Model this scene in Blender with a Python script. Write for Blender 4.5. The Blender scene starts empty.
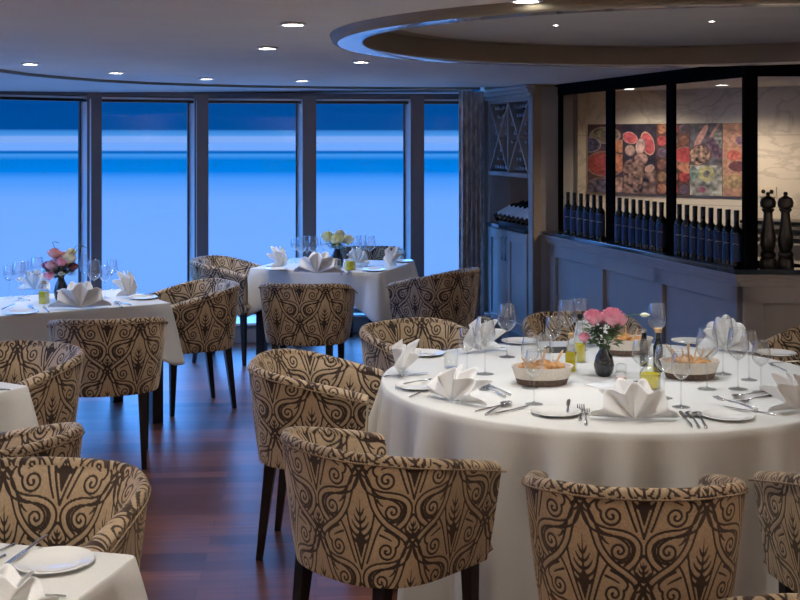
import bpy, bmesh, math, random
import numpy as np
from mathutils import Vector, Matrix
R = math.radians
random.seed(7)
S = bpy.context.scene
COL = S.collection
EYE = 1.75; F = 1200.0; HY = 141.0
def at(x, y, z=0.745):
    """a point on the horizontal plane of height z seen at pixel x, y"""
    Y = F * (EYE - z) / (y - HY)
    return Vector(((x - 400) * Y / F, Y, z))

# ------------------------------------------------------------------ materials
MATS = {}
def principled(name, col, rough=.5, metal=0, spec=.5, sheen=0, coat=0, trans=0, emis=None, estr=0):
    m = bpy.data.materials.new(name); m.use_nodes = True
    b = m.node_tree.nodes['Principled BSDF']
    b.inputs['Base Color'].default_value = (*col, 1)
    b.inputs['Roughness'].default_value = rough
    b.inputs['Metallic'].default_value = metal
    b.inputs['Specular IOR Level'].default_value = spec
    if sheen: b.inputs['Sheen Weight'].default_value = sheen
    if coat: b.inputs['Coat Weight'].default_value = coat
    if trans: b.inputs['Transmission Weight'].default_value = trans
    if emis:
        b.inputs['Emission Color'].default_value = (*emis, 1); b.inputs['Emission Strength'].default_value = estr
    MATS[name] = m
    return m
def noisy(name, c1, c2, scale=20, rough=.5, bump=0, stretch=(1, 1, 1), detail=4, **k):
    m = principled(name, c1, rough, **k); nt = m.node_tree; b = nt.nodes['Principled BSDF']
    tc = nt.nodes.new('ShaderNodeTexCoord'); mp = nt.nodes.new('ShaderNodeMapping'); n = nt.nodes.new('ShaderNodeTexNoise')
    mp.inputs['Scale'].default_value = stretch
    nt.links.new(tc.outputs['Object'], mp.inputs[0]); nt.links.new(mp.outputs[0], n.inputs['Vector'])
    n.inputs['Scale'].default_value = scale; n.inputs['Detail'].default_value = detail
    r = nt.nodes.new('ShaderNodeValToRGB')
    r.color_ramp.elements[0].position = .35; r.color_ramp.elements[1].position = .65
    r.color_ramp.elements[0].color = (*c1, 1); r.color_ramp.elements[1].color = (*c2, 1)
    nt.links.new(n.outputs[0], r.inputs[0]); nt.links.new(r.outputs[0], b.inputs['Base Color'])
    if bump:
        bp = nt.nodes.new('ShaderNodeBump'); bp.inputs['Strength'].default_value = bump; bp.inputs['Distance'].default_value = .004
        nt.links.new(n.outputs[0], bp.inputs['Height']); nt.links.new(bp.outputs[0], b.inputs['Normal'])
    return m
def thin_glass(name, tint=(1, 1, 1), base=.04, edge=.7, rough=0.0, power=3.0):
    m = bpy.data.materials.new(name); m.use_nodes = True; nt = m.node_tree; nt.nodes.clear()
    o = nt.nodes.new('ShaderNodeOutputMaterial'); mx = nt.nodes.new('ShaderNodeMixShader')
    t = nt.nodes.new('ShaderNodeBsdfTransparent'); t.inputs[0].default_value = (*tint, 1)
    g = nt.nodes.new('ShaderNodeBsdfGlossy'); g.inputs['Roughness'].default_value = rough
    lw = nt.nodes.new('ShaderNodeLayerWeight'); lw.inputs[0].default_value = .5
    pw = nt.nodes.new('ShaderNodeMath'); pw.operation = 'POWER'; pw.inputs[1].default_value = power
    mr = nt.nodes.new('ShaderNodeMapRange'); mr.inputs[3].default_value = base; mr.inputs[4].default_value = edge
    nt.links.new(lw.outputs['Facing'], pw.inputs[0]); nt.links.new(pw.outputs[0], mr.inputs[0])
    nt.links.new(mr.outputs[0], mx.inputs[0]); nt.links.new(t.outputs[0], mx.inputs[1]); nt.links.new(g.outputs[0], mx.inputs[2])
    nt.links.new(mx.outputs[0], o.inputs[0]); MATS[name] = m
    return m

M_cloth = noisy('tablecloth_linen', (.69, .69, .66), (.74, .74, .71), 260, .8, .12, sheen=.2)
M_nap = noisy('napkin_linen', (.84, .84, .84), (.9, .9, .9), 300, .75, .1, sheen=.2)
M_plate = principled('porcelain', (.86, .86, .83), .12, coat=.3)
M_glass = thin_glass('drinking_glass', (.965, .975, .98), .13, 1.0, .025, 1.9)
M_solidglass = thin_glass('glass_stem', (.97, .98, .985), .09, .55, .06, 2.6)
M_steel = principled('polished_steel', (.66, .65, .63), .24, metal=1)
M_darkwood = noisy('black_stained_wood', (.006, .005, .005), (.014, .010, .009), 12, .35, stretch=(6, 6, 1))
M_black = principled('black_lacquer', (.006, .007, .009), .3)
M_blackframe = principled('black_metal', (.004, .004, .005), .8, spec=.02)
M_ceil = noisy('ceiling_paint', (.74, .73, .70), (.77, .76, .73), 3, .75)
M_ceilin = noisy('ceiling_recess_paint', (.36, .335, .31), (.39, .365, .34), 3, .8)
M_fascia = principled('recess_fascia', (.16, .125, .10), .6)
M_lip = principled('ceiling_lip', (.22, .19, .14), .5)
M_mull = principled('mullion_taupe', (.15, .125, .125), .45)
M_jamb = principled('window_jamb', (.62, .66, .70), .35)
M_header = principled('window_header', (.10, .10, .12), .5)
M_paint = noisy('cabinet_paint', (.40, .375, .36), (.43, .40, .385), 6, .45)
M_paintd = principled('dark_cabinet_paint', (.24, .225, .22), .45)  # darker even paint for sill boxes, plinth and back counter
M_wallp = noisy('beige_wallcovering', (.33, .26, .20), (.38, .30, .235), 60, .8, .3, stretch=(1, 1, 8))
M_rackback = principled('rack_back', (.13, .09, .08), .7)
M_white = principled('white_label', (.82, .83, .84), .5)
M_blue_label = principled('blue_label', (.008, .036, .125), .45)
M_bottle = principled('dark_bottle_glass', (.004, .005, .006), .08, coat=.5)
M_lampring = principled('lamp_ring', (.75, .75, .75), .35)
M_lamp = principled('lamp_lens', (1, .97, .9), .4, emis=(1, .96, .88), estr=60)
M_oil = principled('olive_oil', (.88, .76, .01), .12, emis=None)
M_oil.node_tree.nodes['Principled BSDF'].inputs['Transmission Weight'].default_value = .1
M_herb = noisy('leaf_green', (.045, .10, .035), (.10, .17, .07), 30, .6)
M_stem = principled('stem_green', (.06, .14, .05), .6)
M_pink = noisy('rose_pink', (.85, .26, .40), (.93, .46, .58), 40, .6, sheen=.3)
M_palepink = noisy('pale_pink_petal', (.85, .42, .45), (.9, .55, .55), 40, .6)
M_cream = noisy('cream_petal', (.85, .83, .62), (.9, .88, .72), 40, .6)
M_yellow = noisy('yellow_petal', (.85, .85, .38), (.9, .9, .62), 40, .6)
M_plum = principled('plum_petal', (.35, .05, .16), .6)
M_wine = principled('burgundy_petal', (.10, .02, .03), .6)
M_vase = noisy('black_ribbed_ceramic', (.012, .014, .02), (.03, .034, .045), 50, .22, .5, coat=.4)
M_cork = principled('cork', (.62, .42, .22), .8)
M_bread = noisy('bread_crust', (.34, .15, .05), (.66, .36, .13), 45, .7, .4)
M_stick = noisy('breadstick_crust', (.62, .36, .15), (.74, .48, .24), 45, .7, .3)
M_basket = noisy('basket_cream', (.66, .60, .52), (.74, .68, .6), 90, .8, .4)
M_basketd = noisy('basket_brown', (.09, .055, .04), (.14, .09, .065), 90, .7, .4)
M_salt = principled('pink_salt', (.80, .62, .58), .7)
M_ink = principled('ink', (.02, .02, .02), .6)
M_counter = principled('dark_stone_counter', (.03, .05, .07), .12, coat=.4)
M_mill = noisy('pepper_mill_wood', (.010, .008, .008), (.02, .016, .014), 12, .3)
M_pane = thin_glass('window_glass', (.97, .985, 1), .006, .06, .0, 4)
M_switch = principled('switch_plate', (.62, .56, .46), .5)
M_gray = principled('steel_tray', (.35, .34, .32), .3, metal=.8)

# damask fabric: colour driven by a woven-pattern value carried by the mesh
def fabric():
    m = principled('damask_fabric', (.4, .3, .2), .7, sheen=.5); nt = m.node_tree; b = nt.nodes['Principled BSDF']; b.inputs['Sheen Tint'].default_value = (1, .82, .6, 1); b.inputs['Sheen Roughness'].default_value = .4
    a = nt.nodes.new('ShaderNodeAttribute'); a.attribute_name = 'damask'
    r = nt.nodes.new('ShaderNodeValToRGB'); e = r.color_ramp.elements
    e[0].position = .3; e[0].color = (.50, .37, .235, 1); e[1].position = .7; e[1].color = (.042, .023, .015, 1)
    n = nt.nodes.new('ShaderNodeTexNoise'); n.inputs['Scale'].default_value = 140
    tc = nt.nodes.new('ShaderNodeTexCoord'); nt.links.new(tc.outputs['Object'], n.inputs['Vector'])
    mx = nt.nodes.new('ShaderNodeMix'); mx.data_type = 'RGBA'; mx.blend_type = 'MULTIPLY'; mx.inputs[0].default_value = .45
    g = nt.nodes.new('ShaderNodeMapRange'); g.inputs[1].default_value = .3; g.inputs[2].default_value = .7; g.inputs[3].default_value = .55; g.inputs[4].default_value = 1.15
    nt.links.new(n.outputs[0], g.inputs[0]); nt.links.new(a.outputs['Fac'], r.inputs[0])
    nt.links.new(r.outputs[0], mx.inputs[6]); nt.links.new(g.outputs[0], mx.inputs[7]); nt.links.new(mx.outputs[2], b.inputs['Base Color'])
    bp = nt.nodes.new('ShaderNodeBump'); bp.invert = True; bp.inputs['Strength'].default_value = .5; bp.inputs['Distance'].default_value = .003
    nt.links.new(a.outputs['Fac'], bp.inputs['Height']); nt.links.new(bp.outputs[0], b.inputs['Normal'])
    rr = nt.nodes.new('ShaderNodeMapRange'); rr.inputs[3].default_value = .45; rr.inputs[4].default_value = .85
    nt.links.new(a.outputs['Fac'], rr.inputs[0]); nt.links.new(rr.outputs[0], b.inputs['Roughness'])
    return m
M_fabric = fabric()
M_cord = noisy('braided_cord', (.14, .085, .05), (.36, .26, .16), 160, .7, .5)

def wood_floor():
    m = principled('walnut_planks', (.1, .04, .03), .25, spec=.38); nt = m.node_tree; b = nt.nodes['Principled BSDF']; L = nt.links.new
    tc = nt.nodes.new('ShaderNodeTexCoord'); mp = nt.nodes.new('ShaderNodeMapping'); mp.inputs['Rotation'].default_value = (0, 0, R(-4))
    L(tc.outputs['Object'], mp.inputs[0])
    br = nt.nodes.new('ShaderNodeTexBrick'); br.inputs['Scale'].default_value = 1
    br.inputs['Brick Width'].default_value = 1.25; br.inputs['Row Height'].default_value = .105
    br.inputs['Mortar Size'].default_value = .0012; br.inputs['Color1'].default_value = (0, 0, 0, 1); br.inputs['Color2'].default_value = (1, 1, 1, 1)
    br.inputs['Mortar'].default_value = (.5, .5, .5, 1); br.offset = .37
    L(mp.outputs[0], br.inputs['Vector'])
    r = nt.nodes.new('ShaderNodeValToRGB'); e = r.color_ramp.elements
    e[0].color = (.062, .021, .013, 1); e[1].color = (.18, .064, .036, 1)
    L(br.outputs['Color'], r.inputs[0])
    m2 = nt.nodes.new('ShaderNodeMapping'); m2.inputs['Scale'].default_value = (1.2, 14, 1); L(mp.outputs[0], m2.inputs[0])
    n = nt.nodes.new('ShaderNodeTexNoise'); n.inputs['Scale'].default_value = 3; n.inputs['Detail'].default_value = 6; L(m2.outputs[0], n.inputs['Vector'])
    g = nt.nodes.new('ShaderNodeMapRange'); g.inputs[1].default_value = .3; g.inputs[2].default_value = .7; g.inputs[3].default_value = .55; g.inputs[4].default_value = 1.35
    L(n.outputs[0], g.inputs[0])
    mx = nt.nodes.new('ShaderNodeMix'); mx.data_type = 'RGBA'; mx.blend_type = 'MULTIPLY'; mx.inputs[0].default_value = 1
    L(r.outputs[0], mx.inputs[6]); L(g.outputs[0], mx.inputs[7])
    m3 = nt.nodes.new('ShaderNodeMix'); m3.data_type = 'RGBA'; L(br.outputs['Fac'], m3.inputs[0]); L(mx.outputs[2], m3.inputs[6]); m3.inputs[7].default_value = (.012, .006, .005, 1)
    L(m3.outputs[2], b.inputs['Base Color'])
    rg = nt.nodes.new('ShaderNodeMapRange'); rg.inputs[3].default_value = .24; rg.inputs[4].default_value = .42; L(n.outputs[0], rg.inputs[0]); L(rg.outputs[0], b.inputs['Roughness'])
    bp = nt.nodes.new('ShaderNodeBump'); bp.invert = True; bp.inputs['Strength'].default_value = .3; bp.inputs['Distance'].default_value = .002
    L(br.outputs['Fac'], bp.inputs['Height']); L(bp.outputs[0], b.inputs['Normal'])
    return m
M_floor = wood_floor()
def marble():
    m = principled('cream_marble', (.7, .64, .54), .3); nt = m.node_tree; b = nt.nodes['Principled BSDF']; L = nt.links.new
    tc = nt.nodes.new('ShaderNodeTexCoord')
    n = nt.nodes.new('ShaderNodeTexNoise'); n.inputs['Scale'].default_value = 1.6; n.inputs['Detail'].default_value = 7; n.inputs['Distortion'].default_value = 1.6
    L(tc.outputs['Object'], n.inputs['Vector'])
    r = nt.nodes.new('ShaderNodeValToRGB'); e = r.color_ramp.elements
    e[0].position = .47; e[0].color = (.62, .57, .50, 1); e[1].position = .53; e[1].color = (.62, .57, .50, 1)
    k = r.color_ramp.elements.new(.5); k.color = (.47, .43, .38, 1)
    L(n.outputs[0], r.inputs[0])
    br = nt.nodes.new('ShaderNodeTexBrick'); br.offset = 0; br.inputs['Scale'].default_value = 1
    br.inputs['Brick Width'].default_value = 1.2; br.inputs['Row Height'].default_value = .6; br.inputs['Mortar Size'].default_value = .003
    mp = nt.nodes.new('ShaderNodeMapping'); mp.inputs['Rotation'].default_value = (R(90), 0, 0); L(tc.outputs['Object'], mp.inputs[0]); L(mp.outputs[0], br.inputs['Vector'])
    mx = nt.nodes.new('ShaderNodeMix'); mx.data_type = 'RGBA'; L(br.outputs['Fac'], mx.inputs[0]); L(r.outputs[0], mx.inputs[6]); mx.inputs[7].default_value = (.4, .36, .31, 1)
    L(mx.outputs[2], b.inputs['Base Color'])
    return m
M_marble = marble()
def painted(name, rough=.35):
    m = principled(name, (.5, .5, .5), rough); nt = m.node_tree
    a = nt.nodes.new('ShaderNodeAttribute'); a.attribute_name = 'print'
    nt.links.new(a.outputs['Color'], nt.nodes['Principled BSDF'].inputs['Base Color']); return m
M_print = painted('printed_poster')
M_curtain = noisy('curtain_brocade', (.42, .42, .44), (.86, .84, .82), 22, .7, .3, stretch=(1, 1, .5))

# ------------------------------------------------------------------ mesh helpers
class MB:
    def __init__(s): s.v = []; s.f = []
    def add(s, v, f, m=None):
        o = len(s.v)
        s.v += [tuple(m @ Vector(p)) if m else tuple(p) for p in v]
        s.f += [tuple(i + o for i in q) for q in f]; return s
    def box(s, x0, x1, y0, y1, z0, z1, m=None):
        v = [(x, y, z) for x in (x0, x1) for y in (y0, y1) for z in (z0, z1)]
        return s.add(v, [(0, 1, 3, 2), (4, 6, 7, 5), (0, 4, 5, 1), (2, 3, 7, 6), (0, 2, 6, 4), (1, 5, 7, 3)], m)
    def frustum(s, p0, p1, a0, a1, b0=None, b1=None):
        """square bar from p0 (half sizes a0,b0) to p1"""
        b0 = a0 if b0 is None else b0; b1 = a1 if b1 is None else b1
        v = [(p0[0] + i * a0, p0[1] + j * b0, p0[2]) for i, j in ((-1, -1), (1, -1), (1, 1), (-1, 1))] + \
            [(p1[0] + i * a1, p1[1] + j * b1, p1[2]) for i, j in ((-1, -1), (1, -1), (1, 1), (-1, 1))]
        return s.add(v, [(3, 2, 1, 0), (4, 5, 6, 7), (0, 1, 5, 4), (1, 2, 6, 5), (2, 3, 7, 6), (3, 0, 4, 7)])
    def lathe(s, prof, n=24, m=None, sx=1, sy=1, close=True):
        v = []; f = []
        for r, z in prof:
            for k in range(n):
                a = 2 * math.pi * k / n; v.append((r * math.cos(a) * sx, r * math.sin(a) * sy, z))
        for i in range(len(prof) - 1):
            for k in range(n):
                k2 = (k + 1) % n; f.append((i * n + k, i * n + k2, (i + 1) * n + k2, (i + 1) * n + k))
        if close:
            if prof[0][0] > 1e-5: f.append(tuple(range(n))[::-1])
            if prof[-1][0] > 1e-5: f.append(tuple((len(prof) - 1) * n + k for k in range(n)))
        return s.add(v, f, m)
    def tube(s, pts, r, n=8, rad=None, closed=False):
        pts = [Vector(p) for p in pts]; v = []; f = []; N = len(pts)
        up = Vector((0, 0, 1))
        for i, p in enumerate(pts):
            a = pts[(i - 1) % N] if closed else pts[max(i - 1, 0)]; b = pts[(i + 1) % N] if closed else pts[min(i + 1, N - 1)]
            t = (b - a); t = t.normalized() if t.length > 1e-9 else up
            u = t.cross(up)
            if u.length < 1e-3: u = t.cross(Vector((1, 0, 0)))
            u.normalize(); w = t.cross(u); rr = rad[i] if rad else r
            for k in range(n):
                c = 2 * math.pi * k / n; v.append(tuple(p + (u * math.cos(c) + w * math.sin(c)) * rr))
        for i in range(N if closed else N - 1):
            j = (i + 1) % N
            for k in range(n):
                k2 = (k + 1) % n; f.append((i * n + k, i * n + k2, j * n + k2, j * n + k))
        if not closed: f += [tuple(range(n))[::-1], tuple((N - 1) * n + k for k in range(n))]
        return s.add(v, f)
    def ball(s, c, r, n=10, sx=1, sy=1, sz=1):
        prof = [(max(1e-6, math.sin(math.pi * i / n)) * r, -math.cos(math.pi * i / n) * r * sz) for i in range(n + 1)]
        return s.lathe(prof, n + 4, Matrix.Translation(c), sx, sy, False)
    def grid(s, P):
        """P[i][j] -> point"""
        ni, nj = len(P), len(P[0]); v = [tuple(p) for r in P for p in r]
        f = [(i * nj + j, i * nj + j + 1, (i + 1) * nj + j + 1, (i + 1) * nj + j) for i in range(ni - 1) for j in range(nj - 1)]
        return s.add(v, f)
    def build(s, name, mat, parent=None, loc=(0, 0, 0), rz=0, smooth=True, angle=40, bevel=0, solid=0, off=0):
        me = bpy.data.meshes.new(name); me.from_pydata(s.v, [], s.f); me.update()
        if smooth:
            me.polygons.foreach_set('use_smooth', [True] * len(me.polygons))
            if angle:
                try: me.set_sharp_from_angle(angle=R(angle))
                except Exception: pass
        me.materials.append(mat)
        o = bpy.data.objects.new(name, me); COL.objects.link(o); o.location = loc; o.rotation_euler[2] = rz
        if parent: o.parent = parent
        if solid:
            md = o.modifiers.new('solid', 'SOLIDIFY'); md.thickness = solid; md.offset = off
        if bevel:
            md = o.modifiers.new('bevel', 'BEVEL'); md.width = bevel; md.segments = 2; md.limit_method = 'ANGLE'
        return o
def tag(o, label, cat, group=None):
    o['label'] = label; o['category'] = cat
    if group: o['group'] = group
    return o
def thing(name, label=None, cat=None, loc=(0, 0, 0), rz=0, group=None):
    o = bpy.data.objects.new(name, None); COL.objects.link(o); o.empty_display_size = .1
    o.location = loc; o.rotation_euler = (0, 0, rz)
    if label: tag(o, label, cat, group)
    return o
def struct(o): o['kind'] = 'structure'; return o
def dup(o, parent=None):
    c = o.copy(); COL.objects.link(c)
    if parent: c.parent = parent
    for ch in [k for k in bpy.data.objects if k.parent == o]: dup(ch, c)
    return c
KIDS = {}
class Kind:
    """one prototype; the first placing moves it, later placings copy it and its parts"""
    def __init__(s, maker): s.maker = maker; s.src = None; s.tree = None
    def put(s, label, cat, loc, rz=0, group=None, rot=None, scale=None):
        if s.src is None:
            o = s.src = s.maker()
            s.tree = [(k, [g for g in bpy.data.objects if g.parent == k]) for k in bpy.data.objects if k.parent == o]
        else:
            o = s.src.copy(); COL.objects.link(o)
            for k in ('label', 'category', 'group'):
                if k in o: del o[k]
            for k, gs in s.tree:
                c = k.copy(); COL.objects.link(c); c.parent = o
                for g in gs:
                    d = g.copy(); COL.objects.link(d); d.parent = c
        o.location = loc; o.rotation_euler = rot if rot else (0, 0, rz)
        o.scale = (scale,) * 3 if isinstance(scale, (int, float)) else (scale or (1, 1, 1))
        return tag(o, label, cat, group)
ORD = ['first', 'second', 'third', 'fourth', 'fifth', 'sixth', 'seventh', 'eighth', 'ninth', 'tenth']

# ------------------------------------------------------------------ damask pattern (350 x 350 mm half-drop repeat)
def make_damask():
    W, H = 350.0, 440.0; res = 2.0
    xs = np.arange(0, 175 + .1, res); ys = np.arange(-220, 220 + .1, res)
    X, Y = np.meshgrid(xs, ys); D = np.full(X.shape, 99.0)      # signed-ish distance minus half width
    strokes = []
    def stroke(pts, w0, w1=None):
        w1 = w0 if w1 is None else w1; pts = np.array(pts, float)
        seg = np.sqrt((np.diff(pts, axis=0) ** 2).sum(1)); t = np.concatenate([[0], np.cumsum(seg)])
        n = max(4, int(t[-1] / 3)); q = np.linspace(0, t[-1], n)
        sx = np.interp(q, t, pts[:, 0]); sy = np.interp(q, t, pts[:, 1]); w = np.interp(q, [0, t[-1]], [w0, w1])
        strokes.append(np.stack([sx, sy, w], 1))
    def smooth(pts, k=3):
        pts = np.array(pts, float)
        for _ in range(k):
            q = .75 * pts[:-1] + .25 * pts[1:]; r = .25 * pts[:-1] + .75 * pts[1:]
            pts = np.concatenate([pts[:1], np.stack([q, r], 1).reshape(-1, 2), pts[-1:]])
        return pts
    def band(pts, hw, w, cut=None):
        p = smooth(pts, 4); t = np.gradient(p, axis=0); t /= np.sqrt((t ** 2).sum(1))[:, None]; n_ = np.stack([-t[:, 1], t[:, 0]], 1)
        stroke(p + n_ * hw, w); stroke(p - n_ * hw, w)
    def spiral(cx, cy, r0, a0, turns, sgn, w0, w1, lead=None):
        a = np.linspace(0, turns * 2 * np.pi, 60); r = r0 * (1 - a / a[-1]) ** .85 + 2
        p = np.stack([cx + r * np.cos(a0 + sgn * a), cy + r * np.sin(a0 + sgn * a)], 1)
        if lead is not None: p = np.concatenate([smooth(lead + [tuple(p[0])]), p])
        stroke(p, w0, w1)
    W0 = 3.5
    # ribbon that leaves the crossing above the leaf, dips under the upper scroll and curls round the lower one
    band([(22, 168), (6, 182), (-8, 196)], 9, W0)
    band([(0, 186), (24, 148), (38, 104), (50, 62), (82, 20), (126, -8), (158, -34), (164, -66), (146, -98), (106, -113), (66, -114), (30, -126), (12, -152), (22, -190), (48, -212)], 9.5, W0)
    # V band that holds the leaf
    stroke(smooth([(48, 50), (42, 14), (28, -36), (12, -86), (0, -128)]), W0)
    stroke(smooth([(72, 16), (56, -10), (42, -48), (30, -84), (20, -108)]), W0)
    # scrolls
    spiral(88, -66, 29, R(20), 1.7, -1, 3.8, 3.6, [(82, 0), (112, -14), (132, -34), (126, -52)])
    stroke(smooth([(66, -16), (90, -26), (104, -34)]), 4, 2.5)
    spiral(106, 56, 29, R(60), 1.7, -1, 3.8, 3.6, [(46, 118), (62, 104), (88, 98), (108, 92)])
    stroke(smooth([(58, 92), (66, 80), (76, 74)]), 4, 2.5)
    stroke(smooth([(98, 24), (124, 24), (142, 44), (144, 70), (130, 88)]), 3.2, 3)
    stroke(smooth([(175, 46), (158, 26), (146, 2), (156, -12), (175, -30)]), 3.2)
    # big flame leaf
    stroke([(0, -60), (0, 92)], 5, 1.6); stroke([(0, -92), (0, -36)], 1.5, 17); stroke([(0, -36), (0, -18)], 17, 8)
    for k, (y0, L_) in enumerate([(-46, 36), (-26, 36), (-4, 29), (18, 22), (42, 14)]):
        stroke(smooth([(2, y0), (L_ * .5, y0 + 5), (L_ * .85, y0 + 18), (L_, y0 + 34 - k * 3)]), 6.2 - .5 * k, 2.0)
    # small leaf
    for b_ in (-220, 220):
        stroke([(0, b_ - 24), (0, b_ + 26)], 5.0, 1.8)
        for y0, L_ in [(-18, 19), (-5, 16), (9, 9)]:
            stroke(smooth([(1, b_ + y0), (L_ * .6, b_ + y0 + 2), (L_, b_ + y0 + 15)]), 4.2, 1.8)
    pts = np.concatenate(strokes)
    # images of every stroke: mirror and half drop, as distances on the quarter cell
    allp = []
    for mx in (1, -1):
        for (ox, oy) in ((0, 0), (175, 220), (175, -220), (0, 440), (0, -440), (350, 0), (-175, 220), (-175, -220)):
            q = pts.copy(); q[:, 0] = q[:, 0] * mx + ox; q[:, 1] += oy
            k = (q[:, 0] > -30) & (q[:, 0] < 205) & (q[:, 1] > -250) & (q[:, 1] < 250); allp.append(q[k])
    allp = np.concatenate(allp)
    for i in range(0, len(allp), 40):
        c = allp[i:i + 40]
        d = np.sqrt((X[..., None] - c[:, 0]) ** 2 + (Y[..., None] - c[:, 1]) ** 2) - c[:, 2]
        D = np.minimum(D, d.min(-1))
    return np.clip(.5 - D / 2.6, 0, 1)          # [row y from -175][col x 0..175]
DAM = make_damask()
def damask(u, v):
    """u, v in metres; (0,0) is the small leaf on the mirror axis"""
    u = np.abs(((np.asarray(u) * 1000 + 175) % 350) - 175); v = ((np.asarray(v) * 1000 + 440) % 440) - 220
    # big leaf sits on (0,0) of the table; the small leaf is half a repeat away
    a = np.clip(u / 2, 0, DAM.shape[1] - 1.001); b = np.clip((v + 220) / 2, 0, DAM.shape[0] - 1.001)
    a0 = a.astype(int); b0 = b.astype(int); fa = a - a0; fb = b - b0
    return (DAM[b0, a0] * (1 - fa) * (1 - fb) + DAM[b0, a0 + 1] * fa * (1 - fb) + DAM[b0 + 1, a0] * (1 - fa) * fb + DAM[b0 + 1, a0 + 1] * fa * fb)

# ------------------------------------------------------------------ tub chair (faces local +Y)
CW, CB, CF = .318, .30, .25
def chair_plan(n=440):
    """outer top edge from front right arm round the back to front left arm"""
    P = [(CW * .99, CF), ]
    pts = []
    for t in np.linspace(0, 1, 60): pts.append((CW * (.97 + .03 * math.sin(t * math.pi / 2)), CF + (-.02 - CF) * t))
    e = 2.0 / 2.45
    for a in np.linspace(0, math.pi, 400)[1:-1]:
        c, s = math.cos(a), math.sin(a)
        pts.append((CW * math.copysign(abs(c) ** e, c), -.02 - (CB - .02) * abs(s) ** e))
    for t in np.linspace(1, 0, 60): pts.append((-CW * (.97 + .03 * math.sin(t * math.pi / 2)), CF + (-.02 - CF) * t))
    p = np.array(pts); d = np.concatenate([[0], np.cumsum(np.sqrt((np.diff(p, axis=0) ** 2).sum(1)))])
    q = np.linspace(0, d[-1], n)
    p = np.stack([np.interp(q, d, p[:, 0]), np.interp(q, d, p[:, 1])], 1)
    tg = np.gradient(p, axis=0); tg /= np.sqrt((tg ** 2).sum(1))[:, None]
    nr = np.stack([tg[:, 1], -tg[:, 0]], 1)              # outward or inward, fix below
    if (nr * (p - [0, 0])).sum() > 0: nr = -nr           # inward
    for _ in range(3): nr[1:-1] = (nr[:-2] + nr[1:-1] * 2 + nr[2:]) / 4
    return p, nr, q - d[-1] / 2
def rim_z(y):
    t = min(1, max(0, (y + .26) / .51)); return .802 - .10 * t ** 1.25
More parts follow.
